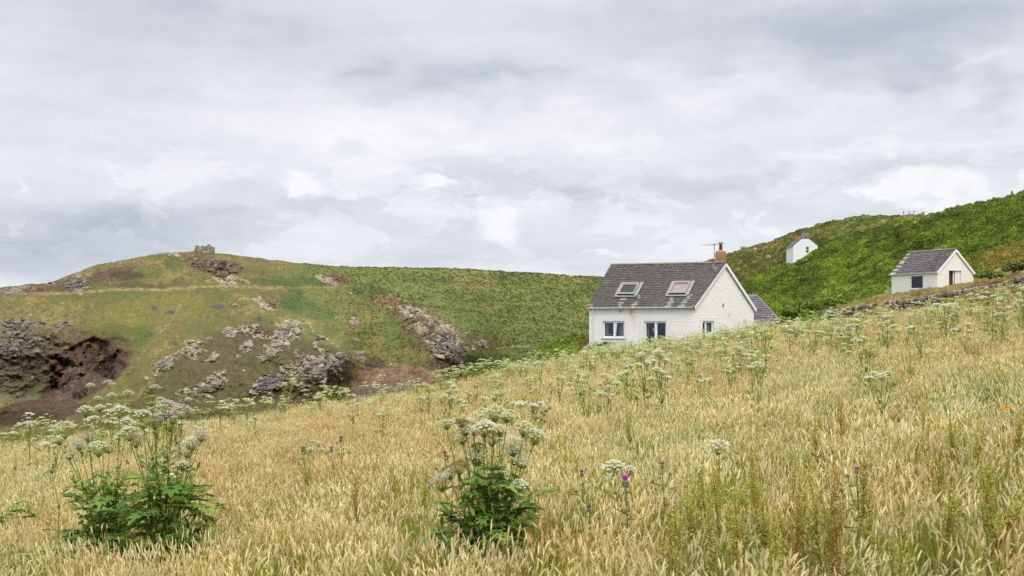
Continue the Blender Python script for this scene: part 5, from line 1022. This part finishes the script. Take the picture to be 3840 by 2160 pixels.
# ---------------------------------------------------------------- thistles, docks, small flowers
def thistles():
    T = [(533, 407.6, 5.5, 1.0, 'purple thistle above a tall bushy plant of green buds, right of the big hogweed', 'tall'), (581.7, 471.5, 4.6, .8, 'purple thistle with one green bud, left of the small hogweed', 's'), (625.4, 478, 8.6, .85, 'largest bright purple thistle in the lower middle of the meadow', 'b'),
         (589.4, 507, 4.5, .62, 'dull reddish thistle between round green buds, lowest of the thistles', 'd'), (662, 463.5, 4.4, .8, 'purple thistle right of the small hogweed with a bud below it', 's'), (445, 453, 3.6, .85, 'dark red thistle at the left side of the big hogweed', 'd'), (856.6, 468.5, 4.8, .85, 'lone bright purple thistle among the right hand docks', 's'),
         (87.4, 441.4, 3.4, .9, 'dark purple thistle high between the left umbels', 'd'), (82, 453, 3.6, .85, 'dark purple thistle just below another on the left', 'd'), (56, 458, 3.2, .85, 'pale purple thistle left of the leafy clump, upper one of two', 's'), (53, 465, 3.4, .8, 'purple thistle left of the leafy clump, lower one of two', 's'),
         (177, 443.6, 3.8, .85, 'dark thistle left of the white umbel on the clump right side', 'd'), (189, 445.7, 3.6, .85, 'purple thistle half inside the white umbel on the clump right side', 's'), (164.3, 452, 3.6, .85, 'purple thistle beside the thickest hogweed stem of the left clump', 's'), (341, 437.6, 4, .9, 'purple thistle, highest of three in a gap left of the big hogweed', 's'),
         (302.7, 447.8, 3.8, .85, 'purple thistle, leftmost of three in a gap left of the big hogweed', 's'), (332, 447.6, 3.8, .85, 'purple thistle, lower right of three in a gap left of the big hogweed', 's'), (419, 372, 2.5, .8, 'tiny pink thistle far off in the middle of the meadow', 's')]
    for (px, py, w, h, lb, kd) in T:
        R = ground_pt(px, py, h); d = R.y; top = at(px, py, d); r = w*d/F/2*1.2; r = min(r, .05); e = empty('thistle', R, lb, 'thistle', 'thistles in the meadow'); g = lina((104, 132, 66)); lg = lina((122, 150, 62))
        b = MB(); b.tube([R-Vector((0, 0, .05)), R.lerp(top, .5)+Vector((.02, 0, 0)), top-Vector((0, 0, r*2))], [.008, .006, .005], 5, 0, g); side = []
        nb = dict(tall=9, s=2, b=2, d=3)[kd]
        for i in range(nb):
            a = random.uniform(0, 6.28); t = random.uniform(.5, .95); q = random.uniform(.05, .16) if kd != 'tall' else random.uniform(.05, .3)*(1 if i % 3 else .5); p = R.lerp(top, t*.8); tip = Vector((p.x+math.cos(a)*q, p.y+math.sin(a)*q*.6, R.z+h*random.uniform(.72, .98))); 
            if kd == 'tall': tip.x += .16
            b.tube([p, p.lerp(tip, .6)-Vector((0, 0, .02)), tip], [.005, .004, .004], 4, 0, g); side.append(tip)
        b.build('stem', M['veg'], e); b = MB()
        nl = 34 if kd == 'tall' else 12
        for i in range(nl):   # narrow spiny leaves
            p = R.lerp(top, random.uniform(.15, .9)) if not (side and i % 2) else R.lerp(random.choice(side), random.uniform(.3, .95)); a = random.uniform(0, 6.28); L = random.uniform(.07, .17); dr = Vector((math.cos(a), math.sin(a), random.uniform(-.1, .6))).normalized(); s = dr.cross(Vector((0, 0, 1))).normalized()
            V = [p]; m = 6
            for j in range(m): t = (j+1)/m; wd = L*.16*(1-t)+.004; V += [p+dr*L*(t-.08)+s*wd*2.1*(1-t)+Vector((0, 0, .01)), p+dr*L*(t-.04)+s*wd*.3, ]
            V.append(p+dr*L)
            for j in range(m)[::-1]: t = (j+1)/m; wd = L*.16*(1-t)+.004; V += [p+dr*L*(t-.04)-s*wd*.3, p+dr*L*(t-.08)-s*wd*2.1*(1-t)+Vector((0, 0, .01))]
            b.add(V, [[0, j, j+1] for j in range(1, len(V)-1)], 0, lg*random.uniform(.75, 1.15))
        b.build('foliage', M['veg'], e); v, f = ICO2
        def bulb(p, r, nm='bud'): b = MB(); vv = v*(1+.12*np.sin(v[:, 2:3]*14+np.arctan2(v[:, 1:2], v[:, 0:1])*9)); b.add(vv*[r, r, r*1.05]+np.array(p), f, 0, lina((112, 128, 92))*(1+.18*np.sin(v[:, 2:3]*14))); return b.build(nm, M['veg'], e)
        bulb(top-Vector((0, 0, r*1.1)), r*.78)
        for s in side[:6]: bulb(s, .017 if kd != 'tall' else .024)
        b = MB(); pc = {'d': (168, 84, 128), 's': (200, 96, 190), 'b': (224, 96, 216), 'tall': (206, 110, 196)}[kd]; n = 90
        for i in range(n):
            a = random.uniform(0, 6.28); q = math.sqrt(random.random()); o = top+Vector((math.cos(a)*q*r*.35, math.sin(a)*q*r*.35, -r*.35)); tp = top+Vector((math.cos(a)*q*r*1.0, math.sin(a)*q*r*1.0, r*(.85-.45*q*q)*(.75 if kd != 'd' else 1.1))); sd = Vector((math.sin(a), -math.cos(a), .3)).normalized()*r*.09
            b.add([o-sd*.4, o+sd*.4, tp+sd, tp-sd], [[0, 1, 2, 3]], 0, lina(pc)*random.uniform(.75, 1.25))
        b.build('flower', M['petal'], e)
def docks():
    D = [(934.5, 440, 500), (974, 412, 492), (959, 409, 457), (927, 400, 418), (868, 480, 560), (860, 457, 540), (757.6, 449, 560), (722.6, 459, 520), (706, 463, 530), (741, 484, 553), (792.5, 457, 540), (802, 464, 545), (815, 462, 550), (825, 480, 560), (834.5, 492, 560), (685, 473, 560), (671, 492, 548), (750.6, 490, 560), (769, 480, 560), (790, 493, 565), (1009, 462, 520), (997, 450, 510),
         (731, 470, 560), (763, 464, 560), (779, 500, 565), (694, 484, 560), (848, 500, 560), (12.6, 459, 520), (39, 456, 520), (235, 463, 520), (401, 468, 520), (635, 412, 460), (312, 455, 505), (358, 476, 520), (416, 478, 525), (880, 520, 565), (966, 462, 520), (945, 470, 520), (715, 500, 560), (678, 505, 560), (840, 404, 440), (820, 415, 450), (1016, 405, 440), (590, 398, 430), (500, 385, 410), (752, 372, 395), (913, 356, 375)]
    protos = []
    for k in range(7):
        random.seed(900+k); H = .8; e = empty('dock_plant', (0, 0, 0), 'x', 'wild plant'); pal = [(190, 188, 84), (180, 184, 76), (198, 188, 96), (176, 190, 82), (194, 162, 88)] if k % 2 else [(172, 184, 72), (184, 192, 82), (162, 172, 68), (192, 168, 84), (184, 146, 80)]
        if k == 5: pal = [(182, 146, 76), (188, 156, 80), (170, 136, 70), (176, 166, 78)]
        b = MB(); top = Vector((random.uniform(-.05, .05), random.uniform(-.05, .05), H)); b.tube([(0, 0, 0), top*.5+Vector((.01, 0, 0)), top], [.006, .005, .002], 4, 0, lina((140, 118, 60))); s = MB(); C = []
        br = [(Vector((0, 0, 0)).lerp(top, .45), top)]
        for i in range(9):
            t = random.uniform(.35, .78); p = top*t; a = random.uniform(0, 6.28); e2 = p+Vector((math.cos(a)*.05, math.sin(a)*.05, random.uniform(.14, .24))); b.tube([p, p.lerp(e2, .5)+Vector((math.cos(a)*.02, math.sin(a)*.02, -.01)), e2], [.003, .0025, .0015], 3, 0, lina((140, 118, 60)), cap=False); br.append((p, e2))
        for p, q in br:
            L = (q-p).length; nn = int(L/.022)
            for j in range(nn):
                c = p.lerp(q, (j+.5)/nn)
                for _ in range(10): C.append(c+Vector((random.gauss(0, .014), random.gauss(0, .014), random.gauss(0, .006))))
        cc = lina(np.array([random.choice(pal) for _ in C])); s.quads([tuple(c) for c in C], RNG.uniform(.005, .0095, len(C)), None, 0, cc, asp=1.2)
        f = MB(); n = 9
        for i in range(n):
            a = random.uniform(0, 6.28); z = random.uniform(.05, .42); dr = Vector((math.cos(a), math.sin(a), random.uniform(.2, .9))).normalized(); L = random.uniform(.05, .12); sd = dr.cross(Vector((0, 0, 1))).normalized()*L*.16; p = Vector((0, 0, z))
            f.add([p, p+dr*L*.35+sd, p+dr*L*.7+sd*.8, p+dr*L-Vector((0, 0, .02)), p+dr*L*.7-sd*.8, p+dr*L*.35-sd], [[0, 1, 2, 3, 4, 5]], 0, lina(random.choice([(108, 132, 44), (134, 130, 52), (124, 96, 52)])))
        ch = [mesh_obj('stem', b.mesh('stem', M['veg']), e), mesh_obj('seed_spike', s.mesh('seed_spike', M['veg']), e), mesh_obj('leaves', f.mesh('leaves', M['veg']), e)]; protos.append([e, ch, False])
    random.seed(77)
    for i, (px, py, pb) in enumerate(D):
        h = random.uniform(.82, .98) if py > 440 else .9; R = ground_pt(px, py, h); pr = protos[i % 7]
        if not pr[2]: pr[2] = True; n = pr[0]
        else:
            n = pr[0].copy(); COL.objects.link(n)
            for c_ in pr[1]: c2 = c_.copy(); COL.objects.link(c2); c2.parent = n
        s = h/.8; n.location = R; n.rotation_euler = (random.gauss(0, .07), random.gauss(0, .09), random.uniform(0, 6.28)); n.scale = (s*1.0, s*1.0, s)
        zone = 'in the thick stand at lower right' if 660 < px < 890 and py > 440 else ('at the far right of the foreground' if px > 890 and py > 400 else ('in the left part of the meadow' if px < 450 else 'farther up the meadow'))
        tag(n, 'rusty green dock with seeded spikes %s' % zone, 'wild plant', 'docks '+zone)
    for i, (px, py, lb) in enumerate([(850.6, 380, 'small orange flower head in mid meadow above the docks'), (1010.7, 407, 'small yellow flower head, right one of a pair at the right edge'), (1003, 409, 'small yellow flower head, left one of a pair at the right edge')]):
        R = ground_pt(px, py, .6); e = empty('yellow_flower', R, lb, 'flower'); b = MB(); tp = at(px, py, R.y); b.tube([R, tp], [.004, .003], 4, 0, lina((120, 140, 60))); b.build('stem', M['veg'], e)
        b = MB(); b.quads(np.array(tp)[None]+RNG.normal(0, .022, (40, 3))*[1, 1, .35], .012, (0, 0, 1), 0, lina((232, 176, 40))); b.build('flower', M['petal'], e)

# ---------------------------------------------------------------- rocks
ROCKC = [(176, 168, 150), (158, 150, 132), (190, 183, 163), (140, 130, 114), (168, 158, 138)]
def rock_lumps(b, pts, sizes, elong=(1.5, .9, .95), pal=ROCKC, dark=(84, 68, 58), rz=0, sub=ICO2, tilt=None):
    v, f = sub; tl = random.uniform(-.5, .5) if tilt is None else -tilt
    for p, s in zip(pts, sizes):
        e = np.array(elong)*RNG.uniform(.65, 1.45, 3); w = v.copy(); o = RNG.uniform(0, 99, 3)
        nz = fbm(w[:, 0]*1.4+o[0], w[:, 1]*1.4+o[1], w[:, 2]*1.4+o[2], o=3); w = w*(1+.55*nz)[:, None]
        w = np.sign(w)*np.abs(w)**.75; ax = RNG.normal(size=(5, 3)); ax /= np.linalg.norm(ax, axis=1, keepdims=True)
        for pl in ax: dd_ = w @ pl; w = w-np.maximum(dd_-.62, 0)[:, None]*pl; q = np.abs(fbm(w[:, 0]*2.6+o[1], w[:, 1]*2.6, w[:, 2]*1.2+o[0], o=2)); w = w*(1-.18*sm(q, .12, 0))[:, None]
        a = rz+RNG.normal(0, .2); t = tl+RNG.normal(0, .18); ca, sa = math.cos(a), math.sin(a); ct, st_ = math.cos(t), math.sin(t); w = w*e*s
        w = w @ np.array([[ct, 0, -st_], [0, 1, 0], [st_, 0, ct]]) @ np.array([[ca, sa, 0], [-sa, ca, 0], [0, 0, 1]])
        base = lina(random.choice(pal))*random.uniform(.85, 1.1); k = sm(q, .10, .0)[:, None]*.7
        k2 = sm(fbm(w[:, 0]/s*2+o[2], w[:, 1]/s*2, w[:, 2]/s*2, o=2, s=4), .1, .4)[:, None]*.35; col = base*(1-k)+lina(dark)*k; col = col*(1-k2)+lina((122, 112, 86))*k2
        b.add(w+np.array(p), f, 0, col)
def joined(s, sz, f=1.05):
    """keep only the lumps that touch the main body of the crag"""
    n = len(s); D = np.linalg.norm((s[:, None]-s[None])*[1, .5, 1], axis=2) < (sz[:, None]+sz[None])*f; best = set(); left = set(range(n))
    while left:
        q = [left.pop()]; g = set(q)
        while q:
            for j in np.nonzero(D[q.pop()])[0]:
                if j in left: left.discard(j); g.add(j); q.append(j)
        if len(g) > len(best): best = g
    k = sorted(best); return s[k], sz[k]
def outcrops(SL, SR):
    O = OUT
    random.seed(3)
    for (cx, cy, rx, ry, rot, n, lb) in O:
        n = int(n*1.7)+2
        r = np.sqrt(RNG.uniform(0, 1, n)); a = RNG.uniform(0, 6.283, n); dx, dy = r*np.cos(a)*rx, r*np.sin(a)*ry; ca, sa = math.cos(math.radians(rot)), math.sin(math.radians(rot)); px = cx+dx*ca-dy*sa; py = cy+dx*sa+dy*ca
        s = surf(SL, px, py); d0 = np.percentile(s[:, 1], 25); s = s*((d0+(s[:, 1]-d0)*.22-1.5)/s[:, 1])[:, None]; sc = s[:, 1]/F; big = 1.0 if rx > 12 else .85; sz = (.8+2.3*RNG.uniform(0, 1, n)**2)*sc*big*(1.1-.35*r)*min(1, .35+ry/8)
        s[:, 2] += sz*.02; b = MB(); s, sz = joined(s, sz)
        pal = ROCKC; dark = (84, 68, 58)
        if 'brown' in lb or 'redd' in lb or 'purpl' in lb: pal = [(128, 108, 94), (110, 92, 82), (146, 128, 112), (98, 80, 68)]
        elif 'grey' in lb or 'skyline' in lb: pal = [(138, 132, 124), (118, 112, 104), (152, 146, 134), (100, 94, 86)]
        rock_lumps(b, s, sz, rz=random.uniform(-.3, .3), pal=pal, dark=dark, tilt=math.radians(-rot)); o = b.build('rock_outcrop', M['rock'], origin=tuple(s.mean(0)))
        o.location = tuple(s.mean(0)); tag(o, lb, 'rocks')
    # cliff slabs inside the cave mouth
    for (cx, cy, w, h, col, lb) in [(68, 384, 15, 22, (118, 94, 86), 'pale brown slab in the left wall of the cave'), (92, 362, 14, 20, (96, 76, 64), 'upright brown rock face in the middle of the cave'), (108, 374, 12, 12, (70, 54, 48), 'dark broken rock in the right of the cave'), (82, 396, 16, 7, (66, 52, 46), 'dark rocks along the foot of the cave')]:
        n = 26; px = cx+RNG.uniform(-.5, .5, n)*w; py = cy+RNG.uniform(-.5, .5, n)*h; k = poly_sd(px, py, CAVE) > 2; px, py = px[k], py[k]; n = len(px)
        s = surf(SL, px, py); sz = RNG.uniform(2.2, 4.6, n)*s[:, 1]/F; b = MB(); rock_lumps(b, s, sz, elong=(.9, .6, 1.5), pal=[col, tuple(int(c*.85) for c in col), tuple(int(c*1.12) for c in col)], dark=(44, 36, 34)); o = b.build('rock_outcrop', M['rock'], origin=tuple(s.mean(0))); o.location = tuple(s.mean(0)); tag(o, lb, 'rocks')
    # single boulders
    B = []
    for (x0, x1, y0, y1, n) in [(20, 140, 298, 320, 16), (140, 250, 296, 330, 12), (250, 400, 270, 345, 18), (330, 520, 290, 380, 22), (150, 340, 345, 400, 26), (20, 160, 262, 288, 8), (0, 60, 320, 400, 10), (385, 400, 360, 366, 4)]:
        for _ in range(n): B.append((random.uniform(x0, x1), random.uniform(y0, y1)))
    proto = []
    for k in range(6):
        b = MB(); rock_lumps(b, [(0, 0, 0), (.5, .2, -.2)], [1, .5]); proto.append(b.mesh('boulder', M['rock']))
    for i, (px, py) in enumerate(B):
        if SKY_L(px) > py-1 or poly_sd(np.array([px]), np.array([py]), CAVE)[0] > -2: continue
        p = surf(SL, px, py)[0]; o = mesh_obj('boulder', proto[i % 6]); s = random.choice([.45, .6, .8, 1.1])*random.uniform(.8, 1.2)*p[1]/F*.95; o.location = p; o.scale = (s*1.3, s, s); o.rotation_euler = (0, 0, random.uniform(0, 6.28)); tag(o, 'small pale boulder lying on the far left hillside', 'boulder', 'small boulders scattered over the far left hillside')
    for (px, py, w, h, n, lb) in [(718, 304, 10, 3.2, 16, 'x'), ]: pass
    for (px, py, rx, ry, rot, n, lb) in [((2900-1.0)/3.75+.0, 0, 0, 0, 0, 0, '')][:0]: pass
    for (px, py, rx, ry, rot, n, lb) in [(766, 257.5, 7, 1.6, -8, 12, 'pale rock outcrop on the brown slope left of the far white house'), (745, 243, 3, 1.6, -30, 5, 'small pale rock slab high on the slope behind the chimney'), (791, 282, 6, 1.6, -32, 10, 'white streak of rock in the bracken between the cottage and the distant white house'), (921, 213.8, 7, 1.3, 0, 9, 'low rock lump on the skyline beside the three walkers'), (752, 251, 3, 1.2, -15, 4, 'tiny pale rock above the pale outcrop on the brown slope')]:
        r = np.sqrt(RNG.uniform(0, 1, n)); a = RNG.uniform(0, 6.283, n); dx, dy = r*np.cos(a)*rx, r*np.sin(a)*ry; ca, sa = math.cos(math.radians(rot)), math.sin(math.radians(rot)); s = surf(SR, px+dx*ca-dy*sa, py+dx*sa+dy*ca); d0 = np.percentile(s[:, 1], 25); s = s*((d0+(s[:, 1]-d0)*.2)/s[:, 1])[:, None]
        b = MB(); s, z_ = joined(s, RNG.uniform(1.0, 1.9, n)*s[:, 1]/F, .7); rock_lumps(b, s, z_, pal=[(186, 178, 160), (168, 160, 142), (150, 140, 120)]); o = b.build('rock_outcrop', M['rock'], origin=tuple(s.mean(0))); o.location = tuple(s.mean(0)); tag(o, lb, 'rocks')

def dry_wall():
    T = [(819, 311), (880.7, 302), (923, 297.2), (937, 294), (976, 287.2), (1001, 283.5), (1012, 279), (1024, 276), (1060, 268), (1120, 258)]
    Dp = interp([(819, 90), (880, 87.5), (937, 85), (976, 83), (1024, 80), (1120, 79)])
    top = [at(x, y, float(Dp(x))) for x, y in T]; root = empty('dry_stone_wall', top[0]-Vector((0, 0, .8)), 'long rough dry stone wall climbing right along the top of the meadow', 'wall')
    def build(name, rows, cope):
        b = MB(); v, f = ICO1
        for a, c in zip(top[:-1], top[1:]):
            L = (c-a).length
            for r in rows:
                s = -random.random()*.2
                while s < L:
                    w = random.uniform(.16, .34) if not cope else random.uniform(.13, .26); t = (s+w/2)/L; p = a.lerp(c, min(max(t, 0), 1)); h = random.uniform(.22, .3) if not cope else random.uniform(.26, .38); zc = p.z-.17-r*.27+random.uniform(-.03, .03)
                    if r > 0 and random.random() < .02: s += w; continue
                    q = v.copy(); q = np.sign(q)*np.abs(q)**.55; q *= (1+RNG.normal(0, .09, q.shape)); q = q*[w*.56, .2, h*.54]
                    tt = RNG.normal(0, .12); q = q @ np.array([[math.cos(tt), 0, math.sin(tt)], [0, 1, 0], [-math.sin(tt), 0, math.cos(tt)]]); d = (c-a).normalized(); rot = np.array([[d.x, d.y, 0], [-d.y, d.x, 0], [0, 0, 1]]); q = q @ rot
                    col = lina(random.choice([(146, 132, 118), (124, 110, 98), (160, 150, 132), (104, 92, 84), (136, 124, 116), (172, 166, 146)]))*random.uniform(.85, 1.1); b.add(q+np.array([p.x, p.y+random.uniform(-.04, .04), zc]), f, 0, col); s += w
        b.build(name, M['stone'], root)
    build('coping_stones', [0], True); build('wall_courses', [1, 2, 3, 4, 5], False)
    b = MB()
    for a, c in zip(top[:-1], top[1:]): b.box(a+Vector((0, .02, -1.6)), c-a, (0, .3, 0), (0, 0, 1.4))
    b.build('wall_core', M['soil'], root)

def cover(SL, SR):
    cl = [clump_mesh('fern', 48, .55, .5, .13) for _ in range(4)]+[clump_mesh('heath', 60, .6, .34, .09) for _ in range(3)]
    # bracken on the right hill
    n = 46000; px = RNG.uniform(535, 1330, n); px = np.where(RNG.uniform(0, 1, n) < .72, RNG.uniform(690, 1040, n), px); S = SKY_R(px); B = BOT_R(px); t = RNG.uniform(0, 1.0, n); py = B+(S-B)*t
    ok = ~((px > 885) & (px < 976) & (py > np.interp(px, [891, 937, 974], [291, 285.5, 278.5])-4) & (py < np.interp(px, [891, 937, 974], [294.6, 288.7, 282.2])))
    px, py = px[ok], py[ok]; p = surf(SR, px, py)
    hs = (p[:, 0] > 37.2) & (p[:, 0] < 45.6) & (p[:, 1] > 117.2) & (p[:, 1] < 127); h2 = (p[:, 0] > 83) & (p[:, 0] < 92.5) & (p[:, 1] > 366) & (p[:, 1] < 384); h1 = (p[:, 1] < 104) & (p[:, 0] > 6.3) & (p[:, 0] < 21.5) & (p[:, 1] > 84)
    k = ~(hs | h2 | h1); px, py, p = px[k], py[k], p[k]; tint = colR(px, py)*RNG.uniform(.72, 1.3, (len(px), 1))*np.array([1.04, 1.03, .9]); sc = RNG.uniform(.7, 1.35, len(px))*(.42+.65*sm(p[:, 1], 110, 320)); bank = np.interp(px, [700, 834, 835, 860, 892, 937, 985, 1000, 1024, 1100], [900, 900, 306, 301, 293, 285.5, 276.5, 268, 262, 245]) < py+1
    sc = sc*np.where(bank, .62, 1); p[:, 2] -= .08; near = (py > NEARLINE(px)) & ~bank; idx = np.where(near, RNG.integers(0, 4, len(px)), RNG.integers(4, 7, len(px)))
    scatter('bracken', cl, p, rand_rot(len(p), .2), sc, idx, tint, label='bracken and heath covering the right hand hillside')
    # low heath and grass tussocks on the left hill
    n = 52000; px = RNG.uniform(-120, 640, n); S = SKY_L(px); B = BOT_L(px)-20; py = B+(S-B)*RNG.uniform(0, 1, n)**.9; py = np.where(RNG.uniform(0, 1, n) < .03, S+.4, py)
    k = poly_sd(px, py, CAVE) < -1; k &= poly_sd(px, py, SCREE) < -1; px, py = px[k], py[k]; p = surf(SL, px, py); tint = colL(px, py)*RNG.uniform(.88, 1.15, (len(px), 1)); q = np.linalg.norm(lina((200, 196, 180))*0+1)
    sc = RNG.uniform(.5, 1.2, len(px))*(.75+.5*sm(px, 260, 380))*(p[:, 1]/640); p[:, 2] -= .26; scatter('hill_heath', cl, p, rand_rot(len(p), .2), sc, RNG.integers(0, 7, len(p)), tint, label='low heath, fern and turf over the far left hillside')

def bush(name, px, py, rx, ry, d, label, cols, leaf=.085, n=1800):
    c = at(px, py, d); sx, sz = rx*d/F, ry*d/F; b = MB(); ctr = []
    for _ in range(22): a = random.uniform(0, 6.28); q = math.sqrt(random.random())*.95; ctr.append((math.cos(a)*q, random.uniform(-.7, .7), abs(math.sin(a))*q*random.uniform(.5, 1.15)+.05, random.uniform(.14, .36)))
    k = RNG.integers(0, len(ctr), n); cc = np.array(ctr)[k]; dv = RNG.normal(size=(n, 3)); dv /= np.linalg.norm(dv, axis=1, keepdims=True); P = cc[:, :3]+dv*(cc[:, 3]*RNG.uniform(.75, 1.08, n))[:, None]
    P = P*[sx, sx*.8, sz*1.1]; col = lina(np.array([random.choice(cols) for _ in range(n)]))*RNG.uniform(.8, 1.2, (n, 1)); root = empty(name, c, label, 'shrub')
    b.quads(P+np.array(c), RNG.uniform(.6, 1.3, n)*leaf, dv*.6+[0, 0, .5], 0, col, asp=1.4, tilt=.6); b.build('foliage', M['veg'], root)
    b = MB()
    for t in ctr[:7]: b.tube([c-Vector((0, 0, .2)), c+Vector((t[0]*sx*.5, t[1]*sx*.4, t[2]*sz*.5)), c+Vector((t[0]*sx, t[1]*sx*.8, t[2]*sz))], [.03, .02, .008], 4, 0, lina((92, 76, 58)))
    b.build('stem', M['veg'], root)
def bushes():
    G1 = [(120, 142, 70), (106, 128, 62), (134, 152, 74), (98, 118, 60)]; B1 = [(96, 82, 58), (84, 70, 50), (110, 92, 64), (78, 84, 44)]
    bush('gorse_bush', 990, 277, 12, 5, 92, 'low dark green bush right of the small shed, lower one', G1); bush('gorse_bush', 1013, 270, 13, 6.5, 96, 'dark green and brown bush above the wall at the right edge', G1+B1[:2])
    bush('gorse_bush', 1034, 263, 12, 7, 96, 'dark green bush cut by the right edge', G1)
    L1 = [(128, 150, 52), (108, 134, 46), (144, 162, 62), (98, 120, 44)]
    for i, (x, y, rx, ry, d, lb) in enumerate([(794, 316, 14, 8, 95, 'leafy green bush at the left end of the dry stone wall'), (812, 309, 12, 8, 96, 'leafy green bush just behind the left end of the dry stone wall'), (832, 304, 14, 6, 98, 'low leafy hedge behind the left part of the dry stone wall'), (776, 322, 11, 6, 93, 'bush beside the lower corner of the cottage annex roof')]): bush('bramble_bush', x, y, rx, ry, d, lb, L1, .085, 2200)
    bush('weed_clump', 604, 347, 11, 5, 86.5, 'green weeds growing against the cottage wall under the left window', [(110, 132, 64), (92, 116, 56), (128, 142, 76)], .04, 900)

# ---------------------------------------------------------------- people
def person(px, foot, d, h, label, top, legs, hair, skin=(196, 150, 120), pack=None, face=0, stride=.12, hide=0, plab=''):
    p = at(px, foot, d)-Vector((0, 0, hide)); k = h/1.75; e = empty('person', p, label, 'person', None, 0)
    ca, sa = math.cos(face), math.sin(face); W = lambda x, y, z: (Vector((x*ca-y*sa, x*sa+y*ca, z))*k)
    def skinobj(name, J, E, R, mat, lvl=1, parent=e):
        me = bpy.data.meshes.new(name); me.from_pydata([tuple(W(*j)) for j in J], E, []); o = mesh_obj(name, me, parent); o.modifiers.new('skin', 'SKIN')
        for i, r in enumerate(R): sv = me.skin_vertices[0].data[i]; sv.radius = (r*k, r*k); sv.use_root = (i == 0)
        s = o.modifiers.new('sub', 'SUBSURF'); s.levels = s.render_levels = lvl; me.materials.append(mat); return o
    J = [(0, 0, .95), (0, 0, 1.15), (0, .01, 1.40), (0, .01, 1.50), (0, .015, 1.60), (0, .02, 1.70), (.1, 0, .9), (.11, stride*.5, .5), (.11, stride, .09), (.11, stride+.13, .04), (-.1, 0, .9), (-.11, -stride*.4, .5), (-.11, -stride*1.3, .12), (-.11, -stride*1.1+.08, .05), (.19, 0, 1.42), (.25, -.03, 1.15), (.24, .08, .92), (.24, .12, .84), (-.19, 0, 1.42), (-.25, -.02, 1.15), (-.24, .1, .93), (-.24, .14, .85)]
    E = [(0, 1), (1, 2), (2, 3), (3, 4), (4, 5), (0, 6), (6, 7), (7, 8), (8, 9), (0, 10), (10, 11), (11, 12), (12, 13), (2, 14), (14, 15), (15, 16), (16, 17), (2, 18), (18, 19), (19, 20), (20, 21)]
    R = [.13, .12, .13, .055, .085, .07, .085, .058, .042, .04, .085, .058, .042, .04, .055, .042, .034, .035, .055, .042, .034, .035]
    mk = lambda n, c: mat_plain(n, lin(c), .85, .1, 6)
    skinobj('body', J, E, R, mk('skin', skin), 2)
    skinobj('shirt', [J[0], J[1], J[2], J[14], J[15], J[18], J[19]], [(0, 1), (1, 2), (2, 3), (3, 4), (2, 5), (5, 6)], [.19, .17, .20, .085, .07, .085, .07], mk('shirt_cloth', top))
    skinobj('trousers', [J[0], J[6], J[7], J[8], J[10], J[11], J[12]], [(0, 1), (1, 2), (2, 3), (0, 4), (4, 5), (5, 6)], [.18, .12, .10, .08, .12, .10, .08], mk('trouser_cloth', legs))
    b = MB(); v, f = ICO2; w = v.copy(); w[:, 2] = np.maximum(w[:, 2], -.25); b.add([tuple(W(0, -.01, 1.665)+Vector(x)*.108*k) for x in w], f); mesh_obj('hair', b.mesh('hair', mk('hair_colour', hair)), e)
    if pack:
        b = MB(); w = np.sign(v)*np.abs(v)**.6; b.add([tuple(W(x[0]*.17, -.24+x[1]*.13, 1.2+x[2]*.27)) for x in w], f)
        o = b.build('backpack', mk('pack_cloth', pack), origin=(0, 0, 0)); o.location = p; tag(o, plab, 'backpack')
def people():
    person(903.7, 214.4, 618, 1.72, 'walker in dark navy clothes, leftmost of three on the skyline', (52, 56, 104), (38, 40, 76), (60, 56, 70), face=.4)
    person(909.1, 214.2, 620, 1.70, 'walker in a dull red top, middle of three on the skyline', (150, 92, 96), (64, 54, 62), (84, 64, 58), face=.5)
    person(913.9, 213.9, 620, 1.78, 'walker in dark top and pale shorts with pack, rightmost of three on skyline', (58, 54, 72), (170, 150, 140), (60, 56, 66), pack=(70, 66, 72), face=.6, plab='dark backpack on the rightmost of the three skyline walkers')
    person(1011.7, 196.6, 318, 1.74, 'lone walker with dark hair and an ochre pack on the right hand skyline', (86, 74, 100), (150, 120, 120), (46, 40, 54), pack=(222, 176, 108), face=.95, hide=.0, plab='ochre backpack on the lone skyline walker at far right')
# ---------------------------------------------------------------- build everything
import time
_t = time.time()
def lap(s):
    global _t
    print('LAP %-12s %.1fs' % (s, time.time()-_t)); _t = time.time()
mats()
M['room_shade'] = mat_plain('dark_room', lin((34, 36, 46)), .6, .2, 2)  # shade of the unlit room put into the skylight panel's colour
M['redbrick'] = mat_plain('red_brick', lin((166, 104, 82)), .9, .2, 6, .4, 20, .03)
M['rock2'] = mat_plain('ruin_stone', lin((156, 138, 118)), .95, .3, 2, .8, 3, .2)
sky()
BOT_L = interp([(-400, 470), (0, 465), (200, 445), (400, 415), (600, 375), (760, 365), (1100, 365)])
BOT_R = interp([(500, 385), (600, 352), (700, 350), (780, 334), (835, 324), (900, 314), (1024, 300), (1100, 290), (1400, 280)])
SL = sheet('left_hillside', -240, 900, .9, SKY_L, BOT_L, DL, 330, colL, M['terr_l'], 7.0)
SR = sheet('right_hillside', 530, 1340, .9, SKY_R, BOT_R, DR, 260, colR, M['terr_r'], 4.0, vamp=.5)
lap('sheets'); meadow(); lap('meadow')
cottage(); shed(); far_house(); ruin(SL); lap('buildings')
dry_wall(); outcrops(SL, SR); lap('rocks')
bushes(); people(); lap('bushes')
cover(SL, SR); lap('cover')
heroes(); lap('heroes'); grass(); lap('grass'); hogweeds(); lap('hogweeds'); thistles(); docks(); lap('small plants')
